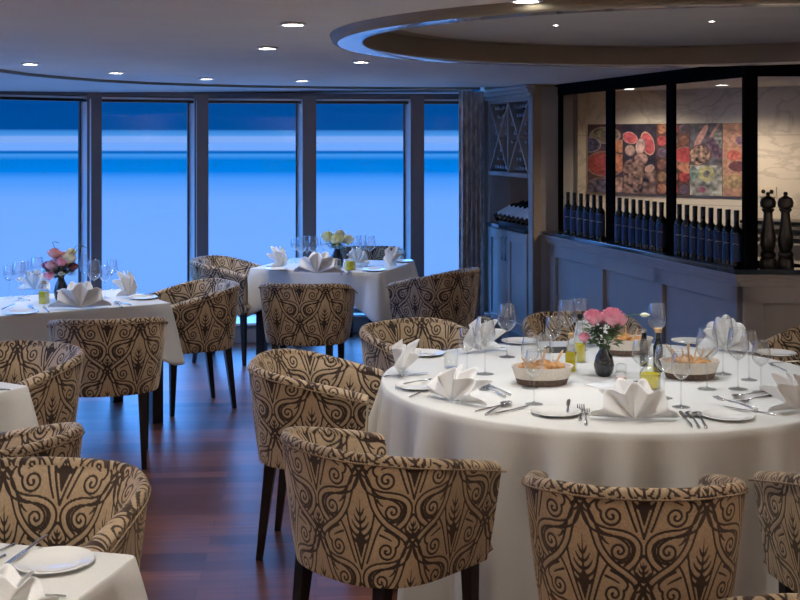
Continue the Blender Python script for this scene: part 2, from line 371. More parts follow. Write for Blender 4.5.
def chair_maker():
    root = thing('tub_chair')
    p, nr, s = chair_plan()
    Z0 = .40
    P = []; A = []
    for (x, y), (nx, ny), u in zip(p, nr, s):
        zt = rim_z(y); T = .034 + .034 * min(1, max(0, (y + .1) / .3))
        row = []; arow = []
        def kx(z):
            t = max(0, min(1, (z - Z0) / (.80 - Z0))); return .845 + .155 * t ** .8
        Zs = np.linspace(Z0, zt - .012, 118)
        b0 = kx(Z0)
        row.append((x * b0 + nx * .05, y * b0 + ny * .05, Z0 + .002)); arow.append((u, 0))
        for z in Zs:
            k = kx(z); row.append((x * k, y * k, z)); arow.append((u, z - .585))
        k = kx(zt); cx, cy = x * k + nx * T / 2, y * k + ny * T / 2
        for a in np.linspace(0, math.pi, 12)[1:-1]:
            row.append((cx - nx * T / 2 * math.cos(a), cy - ny * T / 2 * math.cos(a), zt - .012 + .024 * math.sin(a))); arow.append((u, zt + .02 * a - .585))
        for z in np.linspace(zt - .012, .43, 78):
            k = kx(z); k = 1 - (1 - k) * .5; T2 = T + (.098 - T) * (1 - math.exp(-(zt - .012 - z) / .085))
            row.append((x * k + nx * T2, y * k + ny * T2, z)); arow.append((u * .86, z - .60))
        P.append(row); A.append(arow)
    ni, nj = len(P), len(P[0])
    V = np.array(P).reshape(-1, 3); U = np.array(A).reshape(-1, 2)
    f = [(i * nj + j, i * nj + j + 1, (i + 1) * nj + j + 1, (i + 1) * nj + j) for i in range(ni - 1) for j in range(nj - 1)]
    f.append(tuple(range(nj))); f.append(tuple(range((ni - 1) * nj, ni * nj))[::-1])
    mb = MB(); mb.v = [tuple(q) for q in V]; mb.f = f
    sh = mb.build('backrest', M_fabric, root, angle=60)
    at_ = sh.data.attributes.new('damask', 'FLOAT', 'POINT'); at_.data.foreach_set('value', damask(U[:, 0], U[:, 1]).astype(np.float32))
    # seat cushion
    ns = 90; g = []; au = []
    for i in range(ns):
        x = -.262 + .524 * i / (ns - 1); r_ = []
        for j in range(ns):
            y = -.245 + .49 * j / (ns - 1)
            ex = max(0, abs(x) - .235) / .027; ey = max(0, (y - .222)) / .023
            # keep inside the round back
            lim = .26
            if y < -.02:
                lim = .262 * max(0.02, 1 - (abs(y + .02) / .23) ** 2.6) ** (1 / 2.6)
            xx = max(-lim, min(lim, x))
            z = .475 + .012 * (1 - (x / .27) ** 2) - .02 * min(1, ex) ** 2 - .03 * min(1, ey) ** 2
            r_.append((xx, y, z)); au.append((xx, y))
        g.append(r_)
    mb = MB(); mb.grid(g)
    n0 = len(mb.v)
    loop = [(i, 0) for i in range(ns)] + [(ns - 1, j) for j in range(1, ns)] + [(i, ns - 1) for i in range(ns - 2, -1, -1)] + [(0, j) for j in range(ns - 2, 0, -1)]
    for (i, j) in loop:
        q = g[i][j]; mb.v.append((q[0] * .92, q[1] * .86, .398)); au.append((q[0], q[1] + .1))
    N = len(loop)
    for k in range(N):
        a = loop[k]; b = loop[(k + 1) % N]
        mb.f.append((a[0] * ns + a[1], b[0] * ns + b[1], n0 + (k + 1) % N, n0 + k))
    mb.f.append(tuple(n0 + k for k in range(N)))
    st = mb.build('seat', M_fabric, root, angle=50); au = np.array(au)
    at_ = st.data.attributes.new('damask', 'FLOAT', 'POINT'); at_.data.foreach_set('value', damask(au[:, 0], au[:, 1]).astype(np.float32))
    # piping along the outer top edge: a twisted cord
    mb = MB(); pts = []; rad = []
    for i, ((x, y), (nx, ny)) in enumerate(zip(p, nr)):
        pts.append((x * 1.003, y * 1.003, rim_z(y) - .016)); rad.append(.0030 + .0010 * math.sin(s[i] * 2 * math.pi / .011))
    mb.tube(pts, .005, 6, rad); mb.build('piping', M_cord, root, angle=0)
    for sx in (-1, 1):
        mb = MB(); mb.frustum((sx * .190, -.225, 0), (sx * .180, -.175, .43), .0135, .024); mb.build('leg', M_darkwood, root, smooth=False, bevel=.003)
        mb = MB(); mb.frustum((sx * .205, .205, 0), (sx * .202, .195, .43), .0135, .024); mb.build('leg', M_darkwood, root, smooth=False, bevel=.003)
    return root
CH = Kind(chair_maker)
def chair(label, c, f, group, dz=0):
    CH.put(label, 'chair', (c[0], c[1], 0), math.atan2(-f[0], f[1]), group)
G1 = 'patterned tub chairs round the large round table'; G2 = 'patterned tub chairs round the window tables'
TC = (.88, 5.09)
chair('brown damask tub chair at left of round table, its side arm sloping to the tablecloth', (-.345, 5.18), (1, -.10), G1)
chair('large damask tub chair seen from behind at front left of round table', (-.055, 3.90), (.70, .71), G1)
chair('damask tub chair with its flat back square to the viewer in front of round table', (.68, 3.52), (.08, 1), G1)
chair('damask tub chair cut by the right picture edge in front of round table', (1.455, 3.60), (-.24, .97), G1)
chair('golden damask tub chair behind left end of round table beside the upright napkin', (.13, 6.07), (.66, -.75), G1)
chair('damask tub chair mostly hidden behind the wine glasses at back of round table', (.97, 6.33), (.05, -1), G1)
chair('dark damask tub chair behind the right end of round table below the counter', (2.12, 5.92), (-.88, -.48), G1)
chair('damask tub chair of which only the top rim shows at bottom right corner', (.84, 2.20), (0, -1), None)
chair('damask tub chair seen from behind in front of the left window table', (-1.60, 6.58), (-.22, .97), G2)
chair('golden damask tub chair at right end of the left window table, back to the aisle', (-1.375, 7.91), (-.86, -.50), G2)
chair('rounded damask tub chair at left edge behind the small table corner', (-1.75, 5.34), (-.5, -.86), G2)
chair('low damask tub chair rim at left edge between two other chairs', (-1.37, 3.89), (-.85, .5), G2)
chair('large golden damask tub chair at lower left facing the nearest table with plate', (-1.02, 3.27), (-.14, -.98), G2)
chair('damask tub chair seen from behind in front of the middle window table', (-.63, 8.15), (.10, 1), G2)
chair('blue-lit damask tub chair left of middle window table by the glass', (-1.36, 9.6), (.97, -.25), G2)
chair('damask tub chair with tall side right of middle window table', (.27, 8.86), (-.85, .5), G2)
chair('blue-lit tub chair behind the middle window table against the window', (-.27, 10.46), (-.1, -.99), G2)

# ------------------------------------------------------------------ tables and cloths
def square_cloth(name, c, a, L, W, mid, corner, label, seed=0, zt=.745):
    """top rectangle centred c, first side along unit a, hanging skirt that is longest at the corners"""
    rnd = random.Random(seed); a = Vector((a[0], a[1])).normalized(); b = Vector((-a.y, a.x))
    hl, hw = L / 2, W / 2; pts = []
    rr = .02; n = 40
    def seg(p, q):
        return [(p[0] + (q[0] - p[0]) * t, p[1] + (q[1] - p[1]) * t) for t in np.linspace(0, 1, n, endpoint=False)]
    cs = [(hl, -hw), (hl, hw), (-hl, hw), (-hl, -hw)]
    for k in range(4):
        p, q = cs[k], cs[(k + 1) % 4]; d = Vector((q[0] - p[0], q[1] - p[1])).normalized()
        p2 = (p[0] + d.x * rr, p[1] + d.y * rr); q2 = (q[0] - d.x * rr, q[1] - d.y * rr)
        pts += [(x, y, k, t) for (x, y), t in zip(seg(p2, q2), np.linspace(0, 1, n, endpoint=False))]
        for t in np.linspace(0, 1, 9)[:-1]:
            d2 = Vector((-d.y, d.x))
            cc = (q[0] - d.x * rr + d2.x * rr, q[1] - d.y * rr + d2.y * rr)
            an = t * math.pi / 2; out = Vector((d.y, -d.x))
            w = out * math.cos(an) + d * math.sin(an); pts.append((cc[0] + w.x * rr, cc[1] + w.y * rr, k + .5, t))
    N = len(pts); rows = 14; V = []; Fc = []
    ph = [rnd.uniform(0, 6) for _ in range(4)]
    for j in range(rows + 1):
        h = j / rows
        for (x, y, k, t) in pts:
            corner_w = max(0, 1 - min(abs(abs(x) - hl) / .22, 9) if False else 0)
            dc = min(math.hypot(x - cx, y - cy) for cx, cy in cs)
            cw = math.exp(-(dc / .16) ** 2)
            drop = mid + (corner - mid) * max(0, 1 - dc / .27)
            # outward direction
            if k % 1 == 0:
                out = [Vector((1, 0)), Vector((0, 1)), Vector((-1, 0)), Vector((0, -1))][int(k)]
            else: out = Vector((x, y)) - Vector((math.copysign(hl - rr, x), math.copysign(hw - rr, y))); out.normalize()
            wave = .010 * math.sin((x * 19 + y * 17) + ph[int(k)]) * h
            flare = (.012 + .035 * cw + wave) * h ** .8 + .05 * cw * h - .035 * h * math.exp(-((dc - .13) / .05) ** 2)
            z = zt - drop * h
            if j == 0: flare = 0
            q = Vector((x, y)) + out * flare
            if j == 1: q = Vector((x, y)) + out * .004; z = zt - .006
            V.append((q.x, q.y, z))
    for j in range(rows):
        for i in range(N): Fc.append((j * N + i, j * N + (i + 1) % N, (j + 1) * N + (i + 1) % N, (j + 1) * N + i))
    Fc.append(tuple(range(N)))
    mb = MB(); mb.v = V; mb.f = Fc
    o = mb.build(name, M_cloth, loc=(c[0], c[1], 0), rz=math.atan2(a.y, a.x), angle=70, solid=.002, off=1)
    return tag(o, label, 'tablecloth', 'white tablecloths on small tables')
def square_table(c, a, L, W, label):
    t = thing('dining_table', label, 'table', (c[0], c[1], 0), math.atan2(a[1], a[0]), 'small dining tables')
    MB().box(-L / 2 + .004, L / 2 - .004, -W / 2 + .004, W / 2 - .004, .70, .7415).build('tabletop', M_darkwood, t, smooth=False)
    for sx in (-1, 1):
        for sy in (-1, 1):
            x, y = sx * (L / 2 - .07), sy * (W / 2 - .07)
            MB().box(x - .035, x + .035, y - .035, y + .035, 0, .70).build('leg', M_darkwood, t, smooth=False, bevel=.004)
def corner_table(corner, a, b, L, W, mid, cd, l1, l2, seed):
    """corner point, unit directions a (length L) and b (length W) away from it"""
    a = Vector(a).normalized(); b = Vector((-a.y, a.x)) if Vector((-a.y, a.x)).dot(Vector(b)) > 0 else Vector((a.y, -a.x))
    c = Vector(corner) + a * L / 2 + b * W / 2
    square_table(c, a, L, W, l1); return square_cloth('tablecloth', c, a, L, W, mid, cd, l2, seed)
corner_table((-1.42, 7.44), (-.86, -.55), (-.5, .86), 1.35, .86, .24, .38, 'dark-legged table under cloth by the left windows with pink flowers', 'white cloth on the left window table carrying the pink flower vase', 1)
corner_table((-1.52, 4.92), (-.5, -.86), (-.86, .5), .85, .85, .24, .36, 'small table at left edge mostly outside the picture', 'bare white cloth corner at left edge between two tub chairs', 2)
corner_table((-.637, 2.91), (-.97, .24), (-.2, -.98), .85, .85, .24, .36, 'nearest small table at bottom left corner', 'white cloth of nearest table at bottom left under a single plate', 3)
corner_table((-.15, 9.13), (-.955, .296), (.25, .97), 1.08, .92, .22, .38, 'dark-legged table under cloth by the middle windows', 'white cloth on middle window table with yellow and white flowers', 4)

# round table
RT = .955
t = thing('round_table', 'large round table wholly under a floor-length white cloth', 'table', (TC[0], TC[1], 0))
MB().lathe([(0, .70), (RT - .01, .70), (RT - .006, .72), (RT - .01, .7415), (0, .7415)], 96).build('tabletop', M_darkwood, t)
MB().lathe([(.30, 0), (.30, .03), (.06, .08), (.05, .6), (.16, .70)], 32).build('pedestal', M_darkwood, t)
def round_cloth():
    n = 360; rows = 26; V = []; Fc = []; rnd = random.Random(5)
    folds = [(rnd.choice((23, 31, 37, 27, 17)), rnd.uniform(0, 6.28), rnd.uniform(.4, 1)) for _ in range(5)]
    for r in (0.0001, .4, .8, RT - .012, RT - .003):
        for i in range(n): a = 2 * math.pi * i / n; V.append((r * math.cos(a), r * math.sin(a), .745 if r < RT - .005 else .743))
    base = 5
    for j in range(rows + 1):
        h = j / rows; z = .739 - .70 * h
        for i in range(n):
            a = 2 * math.pi * i / n
            w = sum(k * math.sin(m_ * a + p_ + .6 * math.sin(3 * a + p_)) for m_, p_, k in folds) / 1.25; w = math.copysign(abs(w) ** .8, w)
            r = RT + .004 + .055 * h ** .8 + (.06) * w * min(1, h * 2.2) * (.55 + .45 * h)
            V.append((r * math.cos(a), r * math.sin(a), z))
    tot = base + rows + 1
    for j in range(tot - 1):
        for i in range(n): Fc.append((j * n + i, j * n + (i + 1) % n, (j + 1) * n + (i + 1) % n, (j + 1) * n + i))
    mb = MB(); mb.v = V; mb.f = Fc
    o = mb.build('tablecloth', M_cloth, loc=(TC[0], TC[1], 0), angle=70)
    tag(o, 'long white round cloth falling in folds over the big table', 'tablecloth')
round_cloth()
# square overlay cloth edges are pressed creases on the top

# ------------------------------------------------------------------ tableware makers
def glass_maker(h, r, foot, tall=.52):
    def mk():
        root = thing('wine_glass')
        zs = h * (1 - tall); prof = []
        for i in range(15):
            t = i / 14
            rr = r * math.sin(min(1, t * 1.9 + .03) * math.pi / 2) if t < .5 else r * (1 - .26 * ((t - .5) / .5) ** 1.7)
            prof.append((max(.004, rr), zs + (h - zs) * (t ** 1.25 if t < .6 else t ** 1.25)))
        mb = MB(); mb.lathe(prof, 28, close=False)
        rt = prof[-1][0]; mb.tube([(rt * math.cos(a), rt * math.sin(a), h) for a in np.linspace(0, 2 * math.pi, 28, endpoint=False)], .0009, 5, closed=True)
        mb.build('bowl', M_glass, root, angle=0)
        MB().lathe([(.0035, .006), (.003, zs * .5), (.0038, zs * .92), (.006, zs + .003)], 12).build('stem', M_solidglass, root, angle=0)
        MB().lathe([(foot, 0), (foot, .0015), (foot * .5, .004), (.004, .009)], 28).build('foot', M_solidglass, root, angle=0)
        return root
    return mk
GB = Kind(glass_maker(.245, .045, .038)); GM = Kind(glass_maker(.205, .037, .034, .5)); GF = Kind(glass_maker(.235, .029, .032, .6))
def tumbler_mk():
    root = thing('water_glass')
    MB().lathe([(.001, .006), (.03, .006), (.033, .09)], 24, close=False).build('wall', M_glass, root, angle=0)
    MB().lathe([(.029, 0), (.0305, .006), (0.001, .006)], 24).build('base', M_solidglass, root); return root
GT = Kind(tumbler_mk)
def plate_mk():
    return MB().lathe([(.001, .004), (.055, .004), (.066, .009), (.092, .0145), (.0935, .0125), (.066, .004), (.05, 0), (.001, 0)], 48, close=False).build('side_plate', M_plate, angle=60)
PL = Kind(plate_mk)
def knife_mk():
    root = thing('table_knife')
    MB().tube([(0, 0, .004), (0, .03, .005), (0, .08, .0045), (0, .105, .004)], .004, 8, [.0035, .0048, .004, .003]).build('handle', M_steel, root)
    mb = MB(); mb.grid([[(x * .5 - .001 if k else x, y, .0045 if k else .0035) for x, y in ((-.004, .1), (-.006, .15), (-.006, .2), (-.001, .223))] for k in (0, 1)] )
    mb = MB()
    L_ = [(-.003, .1), (-.007, .125), (-.008, .18), (-.006, .208), (.001, .224), (.006, .21), (.006, .125), (.003, .1)]
    v = [(x, y, .003) for x, y in L_] + [(x, y, .0048) for x, y in L_]; n = 8
    mb.add(v, [tuple(range(n))[::-1], tuple(range(n, 2 * n))] + [(i, (i + 1) % n, n + (i + 1) % n, n + i) for i in range(n)])
    mb.build('blade', M_steel, root, angle=30); return root
def spoon_mk():
    mb = MB(); mb.tube([(0, 0, .003), (0, .03, .004), (0, .09, .007), (0, .14, .006)], .003, 8, [.005, .004, .0024, .0026])
    g = []
    for i in range(9):
        a = i / 8; row = []
        w = .0195 * math.sin(math.pi * (a * .93 + .06)) ** .7
        for j in range(7):
            b = j / 3 - 1; row.append((w * b, .136 + .058 * a, .009 - .008 * math.sin(math.pi * a) * (1 - b * b)))
        g.append(row)
    mb.grid(g); o = mb.build('spoon', M_steel, angle=0, solid=.001); return o
def fork_mk():
    mb = MB(); mb.tube([(0, 0, .003), (0, .03, .004), (0, .09, .007), (0, .13, .006)], .003, 8, [.005, .004, .0024, .0028])
    mb.grid([[(-.004 - .008 * s, .128 + .022 * s, .006 - .002 * s), (.004 + .008 * s, .128 + .022 * s, .006 - .002 * s)] for s in (0, .3, .6, 1)])
    for k in range(4):
        x = -.0105 + .007 * k; mb.tube([(x, .148, .004), (x, .17, .004), (x * .95, .195, .009)], .0016, 6, [.0018, .0017, .0009])
    return mb.build('fork', M_steel, angle=0, solid=.0012)
KN = Kind(knife_mk); SP = Kind(spoon_mk); FK = Kind(fork_mk)
def lay(kind, label, cat, p0, p1, group, dz=0.0015, z=.745, L=None):
    """handle end at pixel p0, tip at pixel p1"""
    a = at(*p0, z); b = at(*p1, z); d = b - a; a.z += dz
    L0 = .224 if kind is KN else .195
    rot = (math.asin(min(.3, 0)), 0, math.atan2(-d.x, d.y))
    sc = L or min(1.15, max(.72, d.length / L0))
    if L is None: pass
    return kind.put(label, cat, a, group=group, rot=rot, scale=sc)
def napkin_mk():
    """linen square pleated, folded and stood up as a fan; faces local -Y"""
    mb = MB(); nt_, nr_ = 97, 15
    for layer in (0, 1):
        g = []; lobes = 4 if layer == 0 else 3
        for i in range(nt_):
            t = i / (nt_ - 1); th = R(-76 + 152 * t) * (1 if layer == 0 else .62)
            ph = t * lobes; zig = .5 + .5 * math.cos(2 * math.pi * ph); zig = zig ** .8          # 1 at fold tips
            rad = (.158 if layer == 0 else .150) * (.84 + .16 * zig) * (1 - .07 * abs(math.cos(th)) * (layer == 0))
            row = []
            for j in range(nr_):
                q = j / (nr_ - 1); r = rad * (.03 + .97 * q)
                y = (zig - .5) * .062 * q * (1.3 - .5 * q) * (1 + .2 * math.sin(5 * t + layer)) + (.014 + .05 * q if layer else -.012 * q) + .02 * abs(math.sin(th)) * q
                x = r * math.sin(th); z = r * (math.cos(th) - .235) / .765 * .80 + .003 + .004 * zig
                row.append((x, y, max(.003, z)))
            g.append(row)
        mb.grid(g)
    o = mb.build('folded_napkin', M_nap, angle=80, solid=.0022)
    return o
NP = Kind(napkin_mk)
NG = 'fan-folded white napkins'
def napkin(label, px, rz, sc=1.0, z=.745):
    p = at(*px, z); NP.put(label, 'napkin', p, rz, NG, scale=sc if isinstance(sc, tuple) else (sc, sc, sc))

def face_out(p, c=TC):
    """rotation that turns local -Y away from table centre"""
    d = Vector((p[0] - c[0], p[1] - c[1])); return math.atan2(d.x, -d.y)
for px, lab, k, dr in [((399, 375), 'upright folded white napkin on left rim of round table', (.7, .9, 1.25), 0), ((452, 402), 'creamy fan-folded napkin near left front of round table', 1.05, .15),
                   ((635, 421), 'widest white fan napkin at centre front of round table', 1.10, -.03), ((797, 411), 'folded white napkin at right picture edge on round table', (.9, .9, 1.1), -.15),
                   ((478, 352), 'white folded napkin behind wine glasses at far left of round table', (.75, 1, 1.35), 0), ((592, 346), 'white folded napkin standing behind the oil bottles and pink roses', (.8, 1, 1.3), 0),
                   ((726, 352), 'white folded napkin behind the glass cluster at far right', (.9, 1, 1.45), .5)]:
    p = at(*px); napkin(lab, px, face_out(p) + dr, k)

# glasses on the round table  (pixel x, pixel y of the foot, kind, label)
GG = 'stemmed glasses on the round table'
for x, y, kd, lab in [
    (507, 357, GB, 'tall clear wine glass standing alone at far left of round table'),
    (485, 374, GB, 'wine glass right in front of the far left white napkin'),
    (467, 376, GM, 'smaller wine glass left of the napkin cluster at far left'),
    (534, 404, GM, 'small wine glass in front of left bread basket'),
    (530, 388, GM, 'wine glass directly before the rolls of left bread basket'),
    (553, 362, GM, 'wine glass behind left bread basket'),
    (567, 352, GB, 'wine glass left of black-stemmed pair behind the oil bottles'),
    (580, 350, GB, 'taller wine glass left of the pink roses at the back'),
    (657, 356, GB, 'large round wine glass standing above the cork-topped bottle'),
    (641, 391, GM, 'wine glass between rose vase and yellow oil cruet'),
    (664, 398, GM, 'wine glass right behind the yellow oil cruet'),
    (681, 407, GM, 'small wine glass in front of the breadstick basket'),
    (707, 389, GB, 'wine glass at left of the right-hand glass cluster'),
    (723, 374, GB, 'tallest glass in the right-hand cluster before white napkin'),
    (738, 389, GB, 'wine glass at centre of right-hand cluster, foot on cloth'),
    (749, 380, GM, 'wine glass at right of the white napkin in cluster'),
    (761, 392, GM, 'empty wine glass rightmost of the front cluster, reflecting dark room'),
    (519, 340, GM, 'wine glass far behind at left back of round table'),
    (694, 345, GM, 'wine glass far back between basket and right cluster')]:
    if y < 346: continue
    p = at(x, y); kd.put(lab, 'glass', p, random.uniform(0, 6), GG)
GT.put('short water tumbler beside the left creamy napkin', 'glass', at(451, 368), 0)
GT.put('short tumbler behind bread basket next to the small black card', 'glass', at(545, 352), 0)

PG = 'white side plates'
for x, y, lab in [(418, 388, 'white side plate at left rim behind creamy fan napkin'), (556, 414, 'white side plate at front of round table left of the two forks'),
                  (728, 418, 'white side plate under crossed knives on right of round table'), (425, 355, 'white side plate behind the upright left napkin'),
                  (776, 355, 'white side plate by the dark chair at far right of table'), (690, 343, 'white side plate at back right of table near the counter'), (520, 343, 'white side plate at back left of round table')]:
    p = at(x, y); PL.put(lab, 'plate', p, 0, PG)
CG = 'steel cutlery on the round table'
for kd, nm, cat, a, b, dz in [
    (KN, 'table knife at the left rim below upright napkin', 'knife', (384, 378), (428, 374), .002),
    (FK, 'fork tucked left behind creamy napkin on side plate', 'fork', (404, 388), (424, 385), .015),
    (FK, 'fork at left rim nearest below the side plate', 'fork', (410, 398), (434, 390), .002),
    (KN, 'table knife right of creamy napkin nearest the rim', 'knife', (475, 413), (512, 404), .002),
    (SP, 'spoon between two knives right of creamy napkin', 'spoon', (486, 416), (516, 401), .003),
    (KN, 'second table knife right of creamy napkin, nearer side plate', 'knife', (491, 416.5), (529, 407), .002),
    (SP, 'dessert spoon lying above creamy napkin', 'spoon', (505, 398), (480, 388), .002),
    (FK, 'dessert fork lying above creamy napkin beside the spoon', 'fork', (510, 396), (486, 386), .002),
    (KN, 'butter knife lying across front side plate', 'knife', (567.5, 418), (569, 404), .015),
    (FK, 'left of two forks beside the widest fan napkin', 'fork', (580, 421), (581, 405), .002),
    (FK, 'right of two forks beside the widest fan napkin', 'fork', (586, 426), (586, 407), .002),
    (KN, 'table knife just right of the widest fan napkin', 'knife', (692, 429), (678, 410), .002),
    (SP, 'soup spoon right of the widest fan napkin', 'spoon', (699, 429), (687, 411), .002),
    (SP, 'dessert spoon beside right side plate', 'spoon', (706, 429), (697, 414), .002),
    (KN, 'long knife crossing the right side plate', 'knife', (776, 421), (722, 411), .016),
    (FK, 'fork lying across the right side plate', 'fork', (757, 416), (715, 404), .02),
    (SP, 'spoon lying above right side plate', 'spoon', (768, 393), (732, 399), .002),
    (FK, 'fork lying above right side plate next to spoon', 'fork', (771, 397), (738, 404), .002),
    (KN, 'knife on far left plate behind upright napkin', 'knife', (437, 359), (408, 356), .015),
    (KN, 'dark-looking knife at far right by picture edge', 'knife', (800, 362), (770, 364), .002),
    (KN, 'knife near back right plate below the counter', 'knife', (705, 339.5), (676, 340), .002),
    (FK, 'fork lying by the glass cluster foot at right', 'fork', (786, 372), (770, 365), .002)]:
    lay(kd, nm, cat, a, b, CG, dz)

# rose vase
def rose(mb, c, r, seed=0):
    rnd = random.Random(seed); c = Vector(c)
    for ring, (n, rr, op, hh) in enumerate([(3, .30, .15, .62), (4, .52, .35, .6), (5, .78, .60, .5), (6, 1.0, .95, .34)]):
        for k in range(n):
            a0 = 2 * math.pi * k / n + ring * .7 + rnd.uniform(-.2, .2); g = []
            for i in range(6):
                t = i / 5; row = []
                for j in range(7):
                    b = (j / 3 - 1) * (1.1 if ring else 1.5) * math.pi / n * (1.15 - .35 * t * t)
                    rad = r * rr * (.2 + .8 * math.sin(min(1, t * 1.35) * math.pi / 2)) * (1 - .16 * t ** 2) * (1 + .06 * abs(b)) + r * .20 * op * t ** 5
                    z = r * (-.8 + t * (.8 + hh * (1.15 - .25 * ring * .33))) - r * .12 * op * t ** 6 - r * .10 * b * b
                    row.append(c + Vector((rad * math.cos(a0 + b), rad * math.sin(a0 + b), z)))
                g.append(row)
            mb.grid(g)
def leaf(mb, c, d, L, w):
    c = Vector(c); d = Vector(d).normalized(); u = d.cross(Vector((0, 0, 1)))
    if u.length < .1: u = Vector((1, 0, 0))
    u.normalize(); nn = u.cross(d); g = []
    for i in range(6):
        t = i / 5; ww = w * math.sin(math.pi * (t * .9 + .08)); m = c + d * L * t - nn * (L * .25 * t * t)
        g.append([m - u * ww + nn * ww * .4, m, m + u * ww + nn * ww * .4])
    mb.grid(g)
def vase(loc, label, flowers, h=.13, r=.045, blue=False, foliage=60, spread=.09, top=.11, extra=None):
    root = thing('flower_vase', label, 'vase', loc)
    MB().lathe([(r * .55, 0), (r * .85, h * .12), (r, h * .38), (r * .8, h * .68), (r * .45, h * .9), (r * .42, h), (r * .36, h), (r * .36, h * .85)], 28).build('vase_body', M_vase, root)
    bq = thing('bouquet', None, None); bq.name = 'bouquet'; bq.parent = root
    rnd = random.Random(len(label)); mb = MB()
    for k in range(foliage):
        a = rnd.uniform(0, 6.28); q = rnd.uniform(.2, 1); z = h + top * rnd.uniform(.05, .8)
        c = (math.cos(a) * spread * q * .75, math.sin(a) * spread * q * .75, z)
        leaf(mb, c, (math.cos(a), math.sin(a), rnd.uniform(-.3, 1)), rnd.uniform(.022, .045), rnd.uniform(.008, .015))
    mb.build('leaves', M_herb, bq, angle=0)
    for k, (x, y, z, rr, mat) in enumerate(flowers):
        MB().tube([(0, 0, h * .6), (x * .3, y * .3, h * 1.1), (x, y, h + z - rr * .5)], .002, 6).build('flower_stem', M_stem, bq)
        mb = MB(); rose(mb, (x, y, h + z), rr, k); mb.build('flower', mat, bq, angle=0)
    if extra: extra(bq, h)
    return root
def bud(bq, h):
    MB().tube([(0, 0, h), (.08, .02, h + .10), (.12, .02, h + .135), (.16, .01, h + .135)], .0022, 6).build('sprig', M_stem, bq)
    MB().lathe([(.001, 0), (.009, .012), (.010, .024), (.001, .045)], 10, Matrix.Translation((.155, .01, h + .135)) @ Matrix.Rotation(R(90), 4, 'Y')).build('closed_bud', M_cream, bq)
vase(at(604, 376), 'black ribbed vase of pink roses at centre of the round table',
     [(-.048, -.02, .135, .043, M_pink), (.03, -.035, .14, .05, M_pink), (.0, .04, .12, .038, M_pink), (-.085, -.01, .045, .026, M_pink), (.068, .01, .115, .034, M_pink)], .125, .044, foliage=110, spread=.085, top=.125, extra=bud)
def berries(bq, h):
    mb = MB()
    for dx, dz in ((.10, .20), (.12, .19), (-.05, .22)): mb.tube([(0, 0, h), (dx * .6, 0, h + dz * .7), (dx, -.01, h + dz)], .002, 5); leaf(mb, (dx, -.01, h + dz), (1, 0, .1), .05, .009)
    mb.build('sprig', M_stem, bq)
vase(at(61, 301), 'black vase with mixed pink and cream bouquet on the left window table',
     [(-.045, -.03, .08, .046, M_palepink), (-.035, -.02, .155, .044, M_palepink), (.012, -.04, .10, .040, M_pink), (.05, -.01, .12, .050, M_cream), (-.085, 0, .075, .036, M_plum), (.08, -.02, .07, .036, M_wine), (-.06, -.05, .02, .036, M_pink), (.02, -.04, .04, .028, M_wine), (.055, .03, .155, .036, M_cream), (.0, .03, .13, .04, M_palepink), (.02, -.06, .03, .022, M_cream)],
     .15, .045, foliage=170, spread=.10, top=.12, extra=berries)
vase(at(337, 268), 'dark vase of yellow and white roses on the middle window table',
     [(-.075, 0, .105, .055, M_yellow), (.0, -.03, .08, .058, M_yellow), (.085, .0, .08, .052, M_cream), (.02, .05, .12, .045, M_cream)], .15, .055, foliage=80, spread=.08, top=.09)

# oil cruets and bottles
def cruet(name, loc, label, h=.11, r=.034, fill=.45, neck=.013, stopper=M_cork, liquid=M_oil, sq=False):
    root = thing(name, label, 'bottle', loc); n = 4 if sq else 24; k = 1.3 if sq else 1
    rot = Matrix.Rotation(R(30), 4, 'Z')
    pr = [(r * .92, 0), (r, .006), (r, h * .52), (r * .75, h * .66), (neck, h * .78), (neck, h * .97), (neck * 1.3, h)]
    MB().lathe([(a * k, z) for a, z in pr], n, rot, close=False).build('glass_body', M_glass, root, angle=30)
    MB().lathe([(r * .86 * k, .004), (r * .93 * k, .008), (r * .93 * k, h * fill), (.001, h * fill)], n, rot).build('oil', liquid, root, angle=30)
    if stopper: MB().lathe([(neck * .9, h * .95), (neck * 1.05, h * 1.08), (neck * .6, h * 1.1)], 14).build('stopper', stopper, root)
    return root
cruet('oil_cruet', at(650, 388), 'round glass cruet of bright yellow oil behind the widest napkin', .12, .042, .5, stopper=None)
cruet('oil_bottle', at(571, 372), 'square bottle of green-yellow oil with pale label right of bread basket', .155, .024, .55, sq=True)
cruet('oil_bottle', at(580, 362), 'taller glass bottle of yellow oil with black spout behind labelled one', .20, .026, .42, stopper=M_black)
cruet('oil_bottle', at(44, 304), 'square oil bottle with yellow top and pale label on left window table', .13, .026, .6, sq=True)
cruet('oil_cruet', at(350, 270), 'small cruet of yellow oil on the middle window table', .12, .045, .6, stopper=None)
def label_on(px, w, z0, z1, z=.745, off=.034):
    pass
root = thing('balsamic_bottle', 'slim black bottle with cork stopper right of the pink roses', 'bottle', at(658, 372))
MB().lathe([(.019, 0), (.021, .004), (.021, .11), (.012, .135), (.011, .165), (.013, .168), (.013, .172)], 24).build('glass_body', M_bottle, root)
MB().lathe([(.012, .172), (.018, .176), (.018, .19), (.012, .192)], 18).build('stopper', M_cork, root)
root = thing('balsamic_bottle', 'dark slim bottle between rose vase and cork-topped bottle', 'bottle', at(644, 366))
MB().lathe([(.018, 0), (.02, .004), (.02, .10), (.012, .125), (.011, .15)], 24).build('glass_body', M_bottle, root)
MB().lathe([(.012, .15), (.012, .165)], 14).build('stopper', M_steel, root)
root = thing('salt_grinder', 'small clear grinder of pink salt in front of the rose vase', 'salt grinder', at(621, 385))
MB().lathe([(.021, 0), (.021, .035), (.019, .036), (.001, .036)], 20).build('salt', M_salt, root)
MB().lathe([(.023, 0), (.023, .052), (.018, .056)], 20, close=False).build('jar', M_glass, root)
